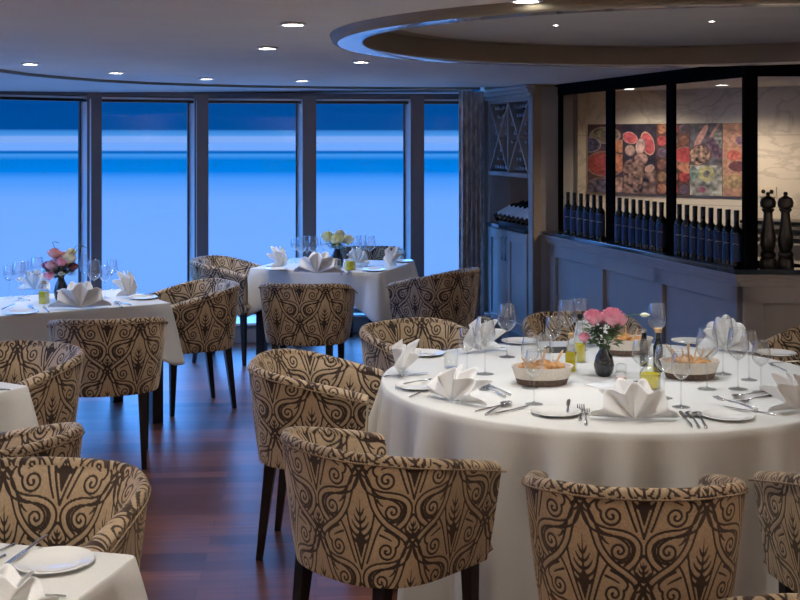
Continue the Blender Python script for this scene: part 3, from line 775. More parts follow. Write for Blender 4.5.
MB().lathe([(.02, .056), (.022, .06), (.022, .082), (.014, .088)], 20).build('grinder_cap', M_solidglass, root)
root = thing('salt_grinder', 'white salt shaker near glasses behind the left bread basket', 'salt grinder', at(548, 364))
MB().lathe([(.018, 0), (.018, .05), (.001, .05)], 20).build('salt', M_white, root)
MB().lathe([(.018, .05), (.02, .052), (.018, .075), (.008, .08)], 20).build('grinder_cap', M_steel, root)
root = thing('salt_grinder', 'clear salt shaker beside vase on the middle window table', 'salt grinder', at(338, 273))
MB().lathe([(.022, 0), (.022, .06), (.001, .06)], 20).build('salt', M_white, root)
MB().lathe([(.022, .06), (.022, .10), (.012, .105)], 20).build('grinder_cap', M_steel, root)

# bread baskets
def basket_mk():
    root = thing('bread_basket')
    MB().lathe([(.07, 0), (.098, .004), (.106, .03), (.100, .03), (.001, .02)], 36, sx=1.05, sy=.72).build('base', M_basketd, root)
    MB().lathe([(.106, .028), (.120, .072), (.124, .078), (.116, .077), (.100, .03), (.001, .022)], 36, sx=1.05, sy=.72, close=False).build('cloth_rim', M_basket, root)
    return root
BK = Kind(basket_mk)
def roll_mk(): return MB().ball((0, 0, 0), .034, 12, 1.25, .9, .72).build('bread_roll', M_bread, angle=0)
def stick_mk():
    return MB().tube([(0, 0, i * .018) for i in range(9)], .006, 8, [.003, .006, .0065, .006, .0068, .006, .0065, .006, .003]).build('breadstick', M_stick, angle=0)
RL = Kind(roll_mk); SK = Kind(stick_mk)
def fill(px, lab, rl, sl, nr_, ns_, seed):
    c = at(*px); BK.put(lab, 'basket', c, R(4), 'bread baskets'); rnd = random.Random(seed)
    for k in range(nr_):
        a = 2 * math.pi * k / nr_ + .4; q = .055
        RL.put(rl, 'bread', c + Vector((math.cos(a) * q * 1.2, math.sin(a) * q * .65, .058 + .014 * (k % 2))), rnd.uniform(0, 6), 'bread in the basket ' + lab[:30])
    for k in range(ns_):
        x = -.06 + .12 * k / max(1, ns_ - 1)
        SK.put(sl, 'breadstick', c + Vector((x * .6, rnd.uniform(-.02, .02), .05)), 0, 'breadsticks ' + lab[:30], rot=(rnd.uniform(-.5, .3), x * 9 + rnd.uniform(-.25, .25), 0), scale=rnd.uniform(.55, .78))
fill((542, 384), 'cream basket with brown base left of the oil bottles', 'bread roll in the left cream basket', 'short breadstick in the left cream basket', 6, 3, 3)
fill((690, 378), 'cream basket of upright breadsticks right of yellow cruet', 'bread roll among breadsticks in right basket', 'upright breadstick in the right cream basket', 5, 9, 5)
fill((626, 354), 'cream bread basket behind the pink roses', 'bread roll in basket behind the roses', 'breadstick in the basket behind the roses', 5, 3, 8)

def card(px, w, d, label, rz, mark=True, black=False, tilt=0):
    p = at(*px); m = M_black if black else M_white
    o = thing('menu_card', label, 'card', p, rz); o.rotation_euler[0] = tilt
    MB().box(-w / 2, w / 2, -d / 2, d / 2, .001, .0025).build('card_sheet', m, o, smooth=False)
    if mark:
        mb = MB()
        mb.tube([(-w * .35 + w * .7 * i / 30, .004 * math.sin(i * 1.9) * (1 - i / 45), .0032) for i in range(31)], .0012, 4); mb.build('script_mark', M_ink, o)
card((497, 348), .11, .16, 'white card with black script at far left behind single wine glass', R(-10))
card((558, 353), .09, .06, 'small black card standing behind the left bread basket', R(8), mark=False, black=True, tilt=R(60))
card((640, 384), .05, .035, 'small dark slate card beside pink salt grinder', R(8), mark=False, black=True, tilt=R(35))
card((605, 385), .14, .10, 'flat white card lying in front of the rose vase', R(30), mark=False)

# left window table settings
LC = (-2.1, 7.4)
napkin('white fan napkin at front of the left window table', (80, 309), R(15), 1.25)
napkin('upright white napkin near right end of left window table', (129, 297), R(60), (.6, .8, 1.35))
napkin('white folded napkin behind glasses on left window table', (36, 291), R(170), (.8, 1, 1.2))
GL = 'stemmed glasses on the left window table'
for x, y, kd, lab in [(9, 297, GM, 'small wine glass at left picture edge on left window table'), (19, 301, GB, 'wine glass left of the square oil bottle, nearer of the pair'), (25, 297, GF, 'tall flute glass left of mixed bouquet'),
                      (37, 294, GB, 'wine glass behind the square oil bottle'), (84, 289, GF, 'flute glass right of the mixed bouquet'), (94, 299, GB, 'wine glass before the window mullion'), (105, 298, GM, 'wine glass right of the mullion on left table'), (112, 290, GM, 'small glass next to the upright napkin on left table')]:
    kd.put(lab, 'glass', at(x, y), 0, GL)
PL.put('white side plate at front left of left window table', 'plate', at(22, 314), 0, PG); PL.put('white side plate at right corner of left window table', 'plate', at(143, 299), 0, PG)
CL = 'steel cutlery on the left window table'
for kd, nm, cat, a, b in [(KN, 'knife right of the left-hand plate on left window table', 'knife', (49, 313), (40, 304)), (FK, 'fork beside knife near left-hand plate on window table', 'fork', (38, 312), (24, 304)),
                          (SP, 'spoon in front of the upright napkin on left table', 'spoon', (122, 308), (112, 300)), (KN, 'knife left of the right corner plate', 'knife', (131, 306), (114, 302)), (KN, 'knife lying on the right corner plate', 'knife', (156, 298), (135, 296)),
                          (KN, 'knife on the left-hand plate of left window table', 'knife', (2, 313), (15, 307)), (SP, 'dessert spoon behind plate on left window table', 'spoon', (30, 301), (18, 299))]:
    lay(kd, nm, cat, a, b, CL, .016 if 'on the' in nm and 'plate' in nm else .002)
# middle window table settings
napkin('upright white napkin at left of the middle window table', (281, 268), R(60), (.7, .8, 1.4))
napkin('white fan napkin at front of middle window table', (317, 274), R(-8), 1.3)
napkin('upright white napkin at right end of middle window table', (389, 267), R(-60), (.6, .8, 1.35))
napkin('white napkin behind the vase on middle window table', (358, 264), R(170), (.7, 1, 1.1))
GMD = 'stemmed glasses on the middle window table'
for x, y, kd, lab in [(301, 268, GB, 'leftmost wine glass on the middle window table'), (307, 265, GF, 'tall flute behind fan napkin on middle table'), (313, 267, GB, 'wine glass just left of dark vase on middle table'), (295, 263, GM, 'small glass by the left napkin on middle table'),
                      (356, 266, GB, 'wine glass right of the yellow cruet on middle table'), (363, 263, GF, 'flute glass in front of window right of vase'), (370, 266, GB, 'rightmost wine glass on middle window table'), (324, 262, GM, 'small glass behind fan napkin, beside vase')]:
    kd.put(lab, 'glass', at(x, y), 0, GMD)
PL.put('white side plate at left of middle window table', 'plate', at(276, 270), 0, PG); PL.put('white side plate at front right of middle window table', 'plate', at(374, 271), 0, PG); PL.put('white side plate far right on middle window table', 'plate', at(403, 262), 0, PG)
CM = 'steel cutlery on the middle window table'
for kd, nm, cat, a, b in [(KN, 'knife lying across left plate of middle window table', 'knife', (266, 269), (286, 268)), (SP, 'spoon below yellow cruet on middle window table', 'spoon', (347, 274.5), (350, 269)), (FK, 'fork right of fan napkin on middle window table', 'fork', (341, 275), (343, 269)), (KN, 'knife on the front right plate of middle table', 'knife', (364, 269), (384, 268))]:
    lay(kd, nm, cat, a, b, CM, .016 if 'plate' in nm else .002)
# nearest table settings
PL.put('largest white side plate on the nearest table at bottom left', 'plate', at(54, 565), 0, PG, scale=1.0)
lay(KN, 'steel knife lying across the edge of the nearest plate', 'knife', (47, 543.5), (4, 574.5), None, .017)
lay(FK, 'steel fork at left picture edge on nearest table', 'fork', (14, 546), (-26, 566), None, .002)
lay(FK, 'second steel fork cut by left picture edge on nearest table', 'fork', (5, 557), (-34, 578), None, .002)
lay(KN, 'knife handle at the bottom picture edge on nearest table', 'knife', (66, 598.5), (10, 597), None, .002)
napkin('white napkin corner at bottom left picture corner', (-2, 618), R(30), (.9, .9, .7))
lay(KN, 'knife lying on the white cloth beyond the near left corner', 'knife', (10, 391), (-20, 390), None, .002)

# ------------------------------------------------------------------ room shell
fl = MB(); fl.box(-5.6, 4.6, -2.6, 11.6, -.05, 0); struct(fl.build('floor', M_floor, smooth=False))
# window bow: nodes at mullion centres
def wz(px, Y): return Vector(((px - 400) * Y / F, Y, 0))
WN = [Vector((-5.0, 5.2, 0)), Vector((-4.75, 7.1, 0)), wz(-118, 9.15), wz(-15, 9.85), wz(93, 10.5), wz(201.5, 10.87), wz(309.5, 11.03), wz(417, 11.1), Vector((.82, 11.12, 0))]
HZ = 2.115; SILL = .17
for k in range(len(WN) - 1):
    a, b = WN[k], WN[k + 1]; L = (b - a).length; rz = math.atan2((b - a).y, (b - a).x)
    w = struct(MB().box(0, L, -.01, .05, SILL - .02, SILL + .04).box(0, L, -.012, .05, HZ - .018, HZ + .03).build('window_%d' % (k + 1), M_header, loc=a, rz=rz, smooth=False))
    MB().add([(L - .118, .026, SILL), (L - .062, -.085, SILL), (L - .062, .04, SILL), (L - .118, .026, HZ), (L - .062, -.085, HZ), (L - .062, .04, HZ)], [(0, 1, 2), (3, 5, 4), (0, 3, 4, 1), (1, 4, 5, 2), (2, 5, 3, 0)]).build('window_jamb', M_jamb, w, smooth=False)
    MB().box(L - .126, L - .118, .0, .03, SILL, HZ).build('black_seal', M_black, w, smooth=False)
    MB().box(.06, L - .06, -.045, .0, HZ - .024, HZ - .004).build('blind_roll', M_black, w, smooth=False)
    MB().box(.06, L - .06, -.04, .0, HZ + .004, HZ + .02).build('head_strip', M_jamb, w, smooth=False)
    MB().box(.06, L - .06, .028, .036, SILL, HZ).build('pane', M_pane, w, smooth=False)
    struct(MB().box(-.02, L + .02, -.05, .12, HZ + .028, 2.188).build('trim_%d' % (k + 1), M_header, loc=a, rz=rz, smooth=False))
    # raised sill box
    dp = .52 if k < 6 else .14
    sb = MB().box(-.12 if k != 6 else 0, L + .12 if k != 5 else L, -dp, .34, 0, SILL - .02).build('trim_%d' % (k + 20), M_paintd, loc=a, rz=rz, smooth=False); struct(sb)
    st = MB().box(-.12 if k != 6 else 0, L + .12 if k != 5 else L, -dp - .02, .0, SILL - .02, SILL).build('sill_top', M_jamb, sb, smooth=False)
    if k:
        struct(MB().box(-.062, .062, -.09, .06, SILL, HZ + .05).build('trim_%d' % (k + 40), M_mull, loc=a, rz=(rz), smooth=False))
# ceiling
def cz(px, py): return at(px, py, 2.22)
edge = [(-4.2, 4.6), (-3.9, 6.2), (-3.35, 7.0)] + [tuple(cz(px, py)[:2]) for px, py in ((0, 69), (30, 73), (60, 76), (100, 79.3), (150, 82), (200, 83.8), (250, 85.2), (320, 86.3), (400, 87), (480, 87.3))]
# ring recess
RC = (1.36, 5.42); RO = 1.66; RI = 1.53
def ceil_mesh():
    bm = bmesh.new()
    outer = [(4.6, -2.6), (-5.6, -2.6), (-5.6, 4.4)] + edge + [(1.0, 10.3), (1.25, 11.6), (4.6, 11.6)]
    vo = [bm.verts.new((x, y, 2.22)) for x, y in outer]; eo = [bm.edges.new((vo[i], vo[(i + 1) % len(vo)])) for i in range(len(vo))]
    n = 160; vi = [bm.verts.new((RC[0] + RO * math.cos(2 * math.pi * i / n), RC[1] + RO * math.sin(2 * math.pi * i / n), 2.22)) for i in range(n)]
    ei = [bm.edges.new((vi[i], vi[(i + 1) % n])) for i in range(n)]
    bmesh.ops.triangle_fill(bm, use_beauty=True, edges=eo + ei)
    for f in bm.faces:
        if f.normal.z > 0: f.normal_flip()
    me = bpy.data.meshes.new('ceiling'); bm.to_mesh(me); me.materials.append(M_ceil); o = bpy.data.objects.new('ceiling', me); COL.objects.link(o)
    return struct(o)
ceil_mesh()
mb = MB(); mb.lathe([(RO - .02, 2.184), (RI + .02, 2.184), (RI, 2.190), (RI, 2.28)], 160, Matrix.Translation((*RC, 0)), close=False)
struct(mb.build('trim_70', principled('satin_ring', (.50, .49, .48), .22, coat=.5), angle=50))
mb = MB(); mb.lathe([(RO + .016, 2.222), (RO + .010, 2.204), (RO + .002, 2.190), (RO - .02, 2.184)], 160, Matrix.Translation((*RC, 0)), close=False)
struct(mb.build('trim_73', M_lip, angle=50))
mb = MB(); mb.lathe([(RI - .001, 2.193), (RI - .004, 2.205), (RI - .004, 2.292), (RI - .1, 2.294)], 160, Matrix.Translation((*RC, 0)), close=False)
struct(mb.build('trim_71', M_fascia, angle=50))
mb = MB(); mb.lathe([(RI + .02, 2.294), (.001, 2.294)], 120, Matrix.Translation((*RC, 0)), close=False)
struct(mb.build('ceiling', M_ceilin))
# lip along the edge and perimeter ceiling beyond it
P = []; 
for i, (x, y) in enumerate(edge):
    a = Vector(edge[max(0, i - 1)]); b = Vector(edge[min(len(edge) - 1, i + 1)]); d = (b - a).normalized(); nn = Vector((-d.y, d.x))
    P.append([(x, y, 2.235), (x, y, 2.2), (x + nn.x * .03, y + nn.y * .03, 2.2), (x + nn.x * .03, y + nn.y * .03, 2.262)])
mb = MB(); mb.grid(P); struct(mb.build('trim_72', M_lip, smooth=False))
P2 = [[(a[3][0], a[3][1], 2.262), (a[3][0] + (a[3][0] - a[0][0]) * 46, a[3][1] + (a[3][1] - a[0][1]) * 46, 2.148)] for a in P]
mb = MB(); mb.grid(P2); mb.box(.60, 1.50, 10.25, 11.7, 2.262, 2.28); struct(mb.build('ceiling', M_ceil, smooth=False))
# outer walls behind the viewer and beside
struct(MB().box(-5.6, 4.6, -2.65, -2.55, 0, 2.6).build('wall_back', M_wallp, smooth=False))
struct(MB().box(-5.15, -5.0, -2.6, 5.2, 0, 2.6).build('wall_left', M_wallp, smooth=False))
struct(MB().box(4.5, 4.6, -2.6, 11.6, 0, 2.6).build('wall_right', M_wallp, smooth=False))

# ------------------------------------------------------------------ wine cabinet and pillar
CA = Vector((1.095, 9.93, 0)); CB_ = Vector((.80, 11.15, 0))
Lc = (CB_ - CA).length; crz = math.atan2((CB_ - CA).y, (CB_ - CA).x)      # local x: near -> far, local -y ... room side is +y? 
cab = thing('wine_cabinet', 'tall painted wine cabinet with crossed racks beside the curtain', 'cabinet', CA, crz)
# local +y points away to the left of travel = toward room (-X)
def inb(mb, x0, x1, d0, d1, z0, z1): return mb.box(x0, x1, -d1, -d0, z0, z1)      # depth measured behind the face
mb = MB(); inb(mb, 0, Lc, .36, .40, 0, 2.2); mb.build('back_panel', M_rackback, cab, smooth=False)
mb = MB(); inb(mb, 0, .10, 0, .40, 0, 2.14); inb(mb, Lc - .10, Lc, 0, .40, 0, 2.14); inb(mb, 0, Lc, 0, .40, 2.09, 2.2); mb.build('carcass', M_paint, cab, smooth=False, bevel=.003)
mb = MB(); inb(mb, -.03, Lc, -.03, .0, 2.12, 2.15); inb(mb, -.05, Lc, -.055, .0, 2.15, 2.185); inb(mb, -.07, Lc, -.08, .0, 2.185, 2.215); mb.build('crown_moulding', M_paint, cab, smooth=False, bevel=.004)
mb = MB(); inb(mb, .10, Lc - .10, -.012, .36, 1.44, 1.475); mb.build('shelf', M_paint, cab, smooth=False)
mb = MB(); inb(mb, .10, Lc - .10, -.03, .36, .975, 1.005); mb.build('counter_shelf', M_counter, cab, smooth=False)
mb = MB(); inb(mb, Lc / 2 - .011, Lc / 2 + .011, -.002, .36, 1.475, 2.09); mb.build('rack_divider', M_paint, cab, smooth=False)
for h0, h1 in ((.10, Lc / 2), (Lc / 2, Lc - .10)):
    for s_ in (0, 1):
        x0, x1 = (h0, h1) if s_ else (h1, h0); mb = MB(); w = .011
        q = [(x0 - w, 0 + 0.0, 1.475), (x0 + w, 0, 1.475), (x1 + w, 0, 2.09), (x1 - w, 0, 2.09)]
        mb.add(q + [(a, -.34, c) for a, b, c in q], [(0, 1, 2, 3), (4, 7, 6, 5), (0, 4, 5, 1), (1, 5, 6, 2), (2, 6, 7, 3), (3, 7, 4, 0)])
        mb.build('rack_slat', M_paint, cab, smooth=False)
for k in (0, 1):
    x0 = .10 + k * (Lc - .2) / 2; x1 = x0 + (Lc - .2) / 2
    mb = MB(); inb(mb, x0 + .004, x1 - .004, .0, .02, .10, .965); d = mb.build('cabinet_door', M_paint, cab, smooth=False)
    mb = MB()
    for (a, b, c, e) in ((x0 + .004, x0 + .09, .10, .965), (x1 - .09, x1 - .004, .10, .965), (x0 + .09, x1 - .09, .10, .19), (x0 + .09, x1 - .09, .875, .965)): inb(mb, a, b, -.014, .0, c, e)
    mb.build('door_frame', M_paint, d, smooth=False, bevel=.003)
    hx = x1 - .045 if k == 0 else x0 + .045
    mb = MB(); mb.tube([(hx, .012, .70), (hx, .04, .705), (hx, .04, .90), (hx, .012, .905)], .006, 8); mb.build('door_handle', M_steel, d)
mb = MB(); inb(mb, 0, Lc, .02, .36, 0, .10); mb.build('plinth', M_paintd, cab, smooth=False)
M_cab = Matrix.Translation(CA) @ Matrix.Rotation(crz, 4, 'Z')
def wine_mk():
    root = thing('wine_bottle')
    MB().lathe([(.02, 0), (.037, .004), (.0375, .19), (.03, .215), (.014, .24), (.0135, .30), (.0155, .303), (.0155, .312), (.001, .312)], 16).build('bottle_glass', M_bottle, root)
    MB().lathe([(.0148, .262), (.0148, .30), (.0162, .303), (.0162, .314), (.001, .3145)], 14).build('foil_cap', M_foil, root)
    return root
M_foil = principled('foil_silver', (.45, .46, .5), .35, metal=.3)
WB = Kind(wine_mk)
rnd = random.Random(11); nb = 0
for h0, h1 in ((.10, Lc / 2), (Lc / 2, Lc - .10)):
    cx = (h0 + h1) / 2; W_ = h1 - h0; H_ = .615
    for r_ in range(8):
        for c_ in range(7):
            x = h0 + .05 + (W_ - .1) * c_ / 6; z = 1.515 + .076 * r_
            u = (x - h0) / W_; v = (z - 1.475) / H_
            if abs(v - u) < .085 or abs(v - (1 - u)) < .085: continue
            if z > 2.055 or rnd.random() < .22: continue
            p = M_cab @ Vector((x, -.335, z))
            WB.put('dark wine bottle lying in the crossed wine rack, neck pointing out', 'bottle', p, group='bottles in the crossed wine rack', rot=(R(-90), 0, crz)); nb += 1
def shown_mk():
    root = thing('display_wine_bottle')
    MB().lathe([(.02, 0), (.036, .004), (.037, .20), (.03, .225), (.014, .25), (.0135, .31), (.001, .312)], 18).build('bottle_glass', M_bottle, root)
    MB().lathe([(.0378, .045), (.0378, .185)], 18, close=False).build('paper_label', M_white, root)
    return root
DB = Kind(shown_mk)
for k in range(9):
    x = .20 + k * .118
    p = M_cab @ Vector((x, -.05, 1.04)); wdir = Matrix.Rotation(crz, 3, 'Z') @ Vector((-.34, -.80, .52)); q = Vector((0, 0, 1)).rotation_difference(wdir)
    DB.put('white-labelled bottle leaning on cabinet shelf, %s from the pillar side' % ORD[k], 'bottle', p, group='leaning bottles on the cabinet shelf', rot=q.to_euler())
mb = MB(); inb(mb, .14, Lc - .3, .02, .3, 1.006, 1.03); 
rk = mb.build('display_rack', M_black, loc=CA, rz=crz, smooth=False); tag(rk, 'low black rack under the leaning white-labelled bottles', 'rack')
# wall behind cabinet and pillar
PA = Vector((1.07, 9.42, 0)); PB = Vector((1.33, 9.62, 0))
mb = MB(); mb.add([(1.045, 9.44, 0), (1.32, 9.62, 0), (1.62, 10.6, 0), (1.5, 11.6, 0), (1.1, 11.6, 0), (1.40, 9.9, 0)] , [])
def prism(mb, poly, z0, z1):
    n = len(poly); v = [(x, y, z0) for x, y in poly] + [(x, y, z1) for x, y in poly]
    return mb.add(v, [tuple(range(n))[::-1], tuple(range(n, 2 * n))] + [(i, (i + 1) % n, n + (i + 1) % n, n + i) for i in range(n)])
mb = MB(); prism(mb, [(1.065, 9.44), (1.30, 9.62), (1.36, 9.95), (1.30, 11.0), (1.27, 11.6), (1.22, 11.6), (1.45, 9.9), (1.12, 9.5)], 0, 2.25)
mb = MB(); prism(mb, [(1.105, 9.90), (1.318, 10.06), (1.38, 10.5), (1.47, 11.2), (1.47, 11.6), (1.43, 11.6), (1.33, 10.5), (1.15, 10.02)], 0, 2.25)
struct(mb.build('wall_right', M_wallp, smooth=False))
struct(MB().box(.78, 1.5, 11.1, 11.6, 0, 2.3).build('wall_far', M_wallp, smooth=False))

# ------------------------------------------------------------------ serving counter with glazed screen
KA = Vector((1.265, 9.95, 0)); KB = Vector((2.0, 7.03, 0)); KC = Vector((4.5, 6.9, 0))
def run(A, B): return (B - A).length, math.atan2((B - A).y, (B - A).x)
cnt = thing('serving_counter', 'panelled serving counter with dark stone top along right wall', 'counter', (0, 0, 0))
L1, r1 = run(KA, KB); L2, r2 = run(KB, KC)
def place(o, A, rz): o.location = A; o.rotation_euler[2] = rz; return o
# local x along, +y = away from room (north-east), face at y=0
for (A, L, rz, pans) in ((KA, L1, r1, 3), (KB, L2, r2, 3)):
    y0 = 0
    place(MB().box(0, L, .0, .45, 0, .97).build('counter_front', M_paint, cnt, smooth=False), A, rz)
    m_ = MB(); m_.box(-.02, L + .02, -.042, .45, .90, .93); m_.box(-.04, L + .04, -.055, .45, .93, .955); m_.box(-.05, L + .05, -.068, .45, .955, .975)
    place(m_.build('cornice', M_paint, cnt, smooth=False, bevel=.005), A, rz)
    place(MB().box(-.05, L + .05, -.075, .46, .975, 1.005).build('countertop', M_counter, cnt, smooth=False, bevel=.004), A, rz)
    m_ = MB(); stx = .12; pw = (L - stx) / pans
    for k in range(pans + 1): m_.box(k * pw, k * pw + stx, -.03, 0, .12, .90)
    m_.box(0, L, -.03, 0, .80, .90); m_.box(0, L, -.03, 0, 0, .16)
    place(m_.build('panel_frame', M_paint, cnt, smooth=False, bevel=.004), A, rz)
# glazed screen stands on the counter
scr = thing('glass_screen', 'black-framed glass screen above the serving counter', 'screen', (0, 0, 0))
def on_line(A, B, px):
    """point on plan line A-B seen at pixel column px"""
    k = (px - 400) / F; d = B - A; s_ = (k * A.y - A.x) / (d.x - k * d.y); return s_
yo = .10
nrm1 = Vector((-(KB - KA).y, (KB - KA).x, 0)).normalized()
GA = KA + nrm1 * 0; ex1 = (KB - KA).normalized(); off1 = Vector((-ex1.y, ex1.x, 0)) * .065
ex2 = (KC - KB).normalized(); off2 = Vector((-ex2.y, ex2.x, 0)) * .08
SA, SB = KA + off1, KB + off1 * .9
posts = []
for x0, x1 in ((556, 566), (606.5, 615), (667, 675)):
    s0 = on_line(SA, SB, x0) * (SB - SA).length; s1 = on_line(SA, SB, x1) * (SB - SA).length; posts.append((s0, s1))
LS = (SB - SA).length; rs = math.atan2((SB - SA).y, (SB - SA).x)
posts = [(a, min(b, a + .14)) for a, b in posts]
for a, b in posts: place(MB().box(a, b, -.008, .012, 1.005, 2.22).build('screen_post', M_blackframe, scr, smooth=False, bevel=.003), SA, rs)
place(MB().box(-.042, .036, -.03, .03, 1.005, 2.22).build('corner_post', M_blackframe, scr, smooth=False, bevel=.003), SB, 0)
place(MB().box(0, LS, -.02, .03, 2.13, 2.22).build('top_rail', M_blackframe, scr, smooth=False), SA, rs)
place(MB().box(0, LS, -.012, .022, 1.005, 1.02).build('bottom_rail', M_blackframe, scr, smooth=False), SA, rs)
place(MB().box(0, L2, -.02, .03, 2.13, 2.22).build('top_rail', M_blackframe, scr, smooth=False), SB, r2)
place(MB().box(0, LS, .003, .009, 1.02, 2.13).build('pane', M_pane, scr, smooth=False), SA, rs)
place(MB().box(1.2, 1.27, -.02, .03, 1.005, 2.13).build('screen_post', M_blackframe, scr, smooth=False), SB, r2)

# bottles along the counter
def sb_mk():
    root = thing('labelled_bottle')
    MB().lathe([(.025, 0), (.0345, .004), (.035, .20), (.030, .222), (.0155, .24), (.0145, .325), (.001, .326)], 20).build('bottle_glass', M_bottle, root)
    MB().lathe([(.0355, .03), (.0355, .195)], 20, close=False).build('paper_label', M_blue_label, root)
    MB().lathe([(.0152, .262), (.0160, .33), (.013, .333), (.001, .333)], 14).build('foil_cap', M_black, root)
    mk = MB(); 
    mk.tube([(.036 * math.cos(a), .036 * math.sin(a), .135 + .003 * math.sin(9 * a)) for a in np.linspace(R(-135), R(-75), 14)], .0011, 4); mk.build('script_mark', M_white, [c for c in bpy.data.objects if c.parent == root and c.name.startswith('paper_label')][-1])
    return root
SBK = Kind(sb_mk)
for pane, xs in (('first', [568, 574.5, 581, 587.5, 594, 600.5]), ('second', [619.5, 626.5, 633.5, 640.5, 647.5, 654.5, 661.5]), ('third', [679.5, 687, 695, 703, 711, 719.5, 728, 736.5])):
    for k, x in enumerate(xs):
        A = SA - off1 * .62; B = SB - off1 * .62; s_ = on_line(A, B, x); p = A + (B - A) * s_; p.z = 1.006
        SBK.put('blue-labelled dark bottle at %s pane, %s from left' % (pane, ORD[k]), 'bottle', p, R(-12), 'blue-labelled bottles along the counter')
# pepper mills
def mill_mk():
    root = thing('pepper_mill')
    MB().lathe([(.048, 0), (.05, .006), (.048, .05), (.040, .06), (.046, .07), (.046, .085), (.034, .10), (.045, .135), (.046, .18), (.036, .24), (.027, .30), (.026, .33), (.038, .345), (.038, .352)], 28).build('mill_body', M_mill, root)
    MB().lathe([(.026, .352), (.044, .365), (.047, .39), (.038, .415), (.014, .428), (.009, .432), (.013, .438), (.010, .452), (.001, .455)], 28).build('mill_head', M_mill, root)
    return root
MK = Kind(mill_mk)
for x, lab in ((768, 'left one of two tall black pepper mills on the counter'), (785.5, 'right one of two tall black pepper mills on counter')):
    Y = 7.06; MK.put(lab, 'pepper mill', ((x - 400) * Y / F, Y, 1.006), 0, 'tall pepper mills', scale=.98)

# galley behind the screen
GW0 = Vector((1.40, 11.25, 0)); GW1 = Vector((3.95, 9.28, 0)); Lg, rg = run(GW0, GW1)
struct(MB().box(-.1, Lg + .4, 0, .1, 0, 2.3).build('wall_galley', M_marble, loc=GW0, rz=rg, smooth=False))
gw = Matrix.Translation(GW0) @ Matrix.Rotation(rg, 4, 'Z')
# ---- posters on the galley wall (generic food pictures painted per vertex)
def poster(name_label, px0, px1, paint, k):
    s0 = on_line(GW0, GW1, px0) * Lg; s1 = on_line(GW0, GW1, px1) * Lg
    nx, nz = 70, 140; zt, zb = 1.75 + .152, 1.75 - .468
    U, V = np.meshgrid(np.linspace(0, 1, nx), np.linspace(0, 1, nz), indexing='ij')
    rgb = paint(U, V); g = rgb.mean(-1, keepdims=True); rgb = (g + (rgb - g) * .68) * (.7 + .6 * noise2(U, V, 17, k + 20))[..., None] * np.array([.85, .72, .78])
    P = [[(s0 + (s1 - s0 - .004) * i / (nx - 1), -.021, zb + (zt - zb) * j / (nz - 1)) for j in range(nz)] for i in range(nx)]
    mb = MB(); mb.grid(P); n0 = len(mb.v)
    mb.box(s0, s1 - .004, -.0205, -.002, zb, zt)
    o = mb.build('poster', M_print, loc=GW0, rz=rg, smooth=False)
    ca = o.data.color_attributes.new('print', 'FLOAT_COLOR', 'POINT')
    c = np.ones((len(mb.v), 4), np.float32); c[:, :3] = .05; c[:n0, :3] = rgb.reshape(-1, 3); ca.data.foreach_set('color', c.ravel())
    tag(o, name_label, 'poster', 'food posters on the galley wall')
AS = 2.35
def noise2(U, V, f, seed):
    r = np.random.RandomState(seed); n = 40; g = r.rand(n, n); x = (U * f) % (n - 1); y = (V * AS * f) % (n - 1)
    a = x.astype(int); b = y.astype(int); fx = x - a; fy = y - b
    return g[a, b] * (1 - fx) * (1 - fy) + g[a + 1, b] * fx * (1 - fy) + g[a, b + 1] * (1 - fx) * fy + g[a + 1, b + 1] * fx * fy
def ell(img, U, V, cx, cy, rx, ry, col, ang=0, rim=None, tex=0, seed=1):
    """cx,cy,ry in units of the poster's width/height (v up)"""
    dx = U - cx; dy = (V - cy) * AS; c, s = math.cos(R(ang)), math.sin(R(ang))
    d = ((dx * c + dy * s) / rx) ** 2 + ((-dx * s + dy * c) / ry) ** 2
    if rim is not None:
        m = (d < 1.25); img[m] = rim
    m = d < 1; col = np.array(col, float)
    t = 1 + tex * (noise2(U, V, 14, seed) - .5) * 2
    img[m] = (col * t[..., None])[m]
def base(U, V, col, tex=.5, seed=3):
    return np.array(col, float) * (1 + tex * (noise2(U, V, 9, seed) - .5) * 2)[..., None]
def p1(U, V):
    im = base(U, V, (.07, .04, .05))
    ell(im, U, V, .5, .84, .40, .26, (.16, .17, .08), rim=(.34, .3, .26), tex=.9); ell(im, U, V, .05, .70, .30, .24, (.05, .08, .22), rim=(.3, .33, .42), tex=.9)
    ell(im, U, V, .95, .68, .26, .22, (.62, .24, .03), tex=.4); ell(im, U, V, .5, .42, .52, .40, (.34, .03, .02), rim=(.3, .2, .13), tex=.4)
    ell(im, U, V, .45, .45, .22, .34, (.45, .04, .03), 40, tex=.3); ell(im, U, V, .92, .44, .26, .3, (.55, .2, .04), tex=.5)
    ell(im, U, V, .4, .08, .42, .3, (.10, .11, .2), rim=(.3, .18, .11), tex=1); ell(im, U, V, .9, .12, .22, .26, (.5, .34, .2), tex=.7); return im
def p2(U, V):
    im = base(U, V, (.03, .03, .05)); m = V < .42 + .08 * np.sin(5 * U)
    im[m] = (base(U, V, (.22, .15, .09), 1.4, 5))[m]
    ell(im, U, V, .22, .80, .22, .17, (.62, .05, .06), -30, rim=(.7, .45, .35), tex=.3); ell(im, U, V, .76, .72, .18, .36, (.6, .05, .07), 15, rim=(.62, .4, .2), tex=.3)
    ell(im, U, V, .22, .62, .15, .18, (.50, .38, .28), rim=(.16, .1, .08), tex=.4); ell(im, U, V, .54, .68, .14, .26, (.5, .38, .32), -8, rim=(.2, .12, .1), tex=.5)
    ell(im, U, V, .56, .50, .2, .2, (.36, .24, .18), tex=.7); ell(im, U, V, .82, .36, .16, .12, (.5, .34, .22), 40, tex=.3)
    ell(im, U, V, .25, .2, .35, .5, (.28, .19, .11), tex=1.2, seed=9); return im
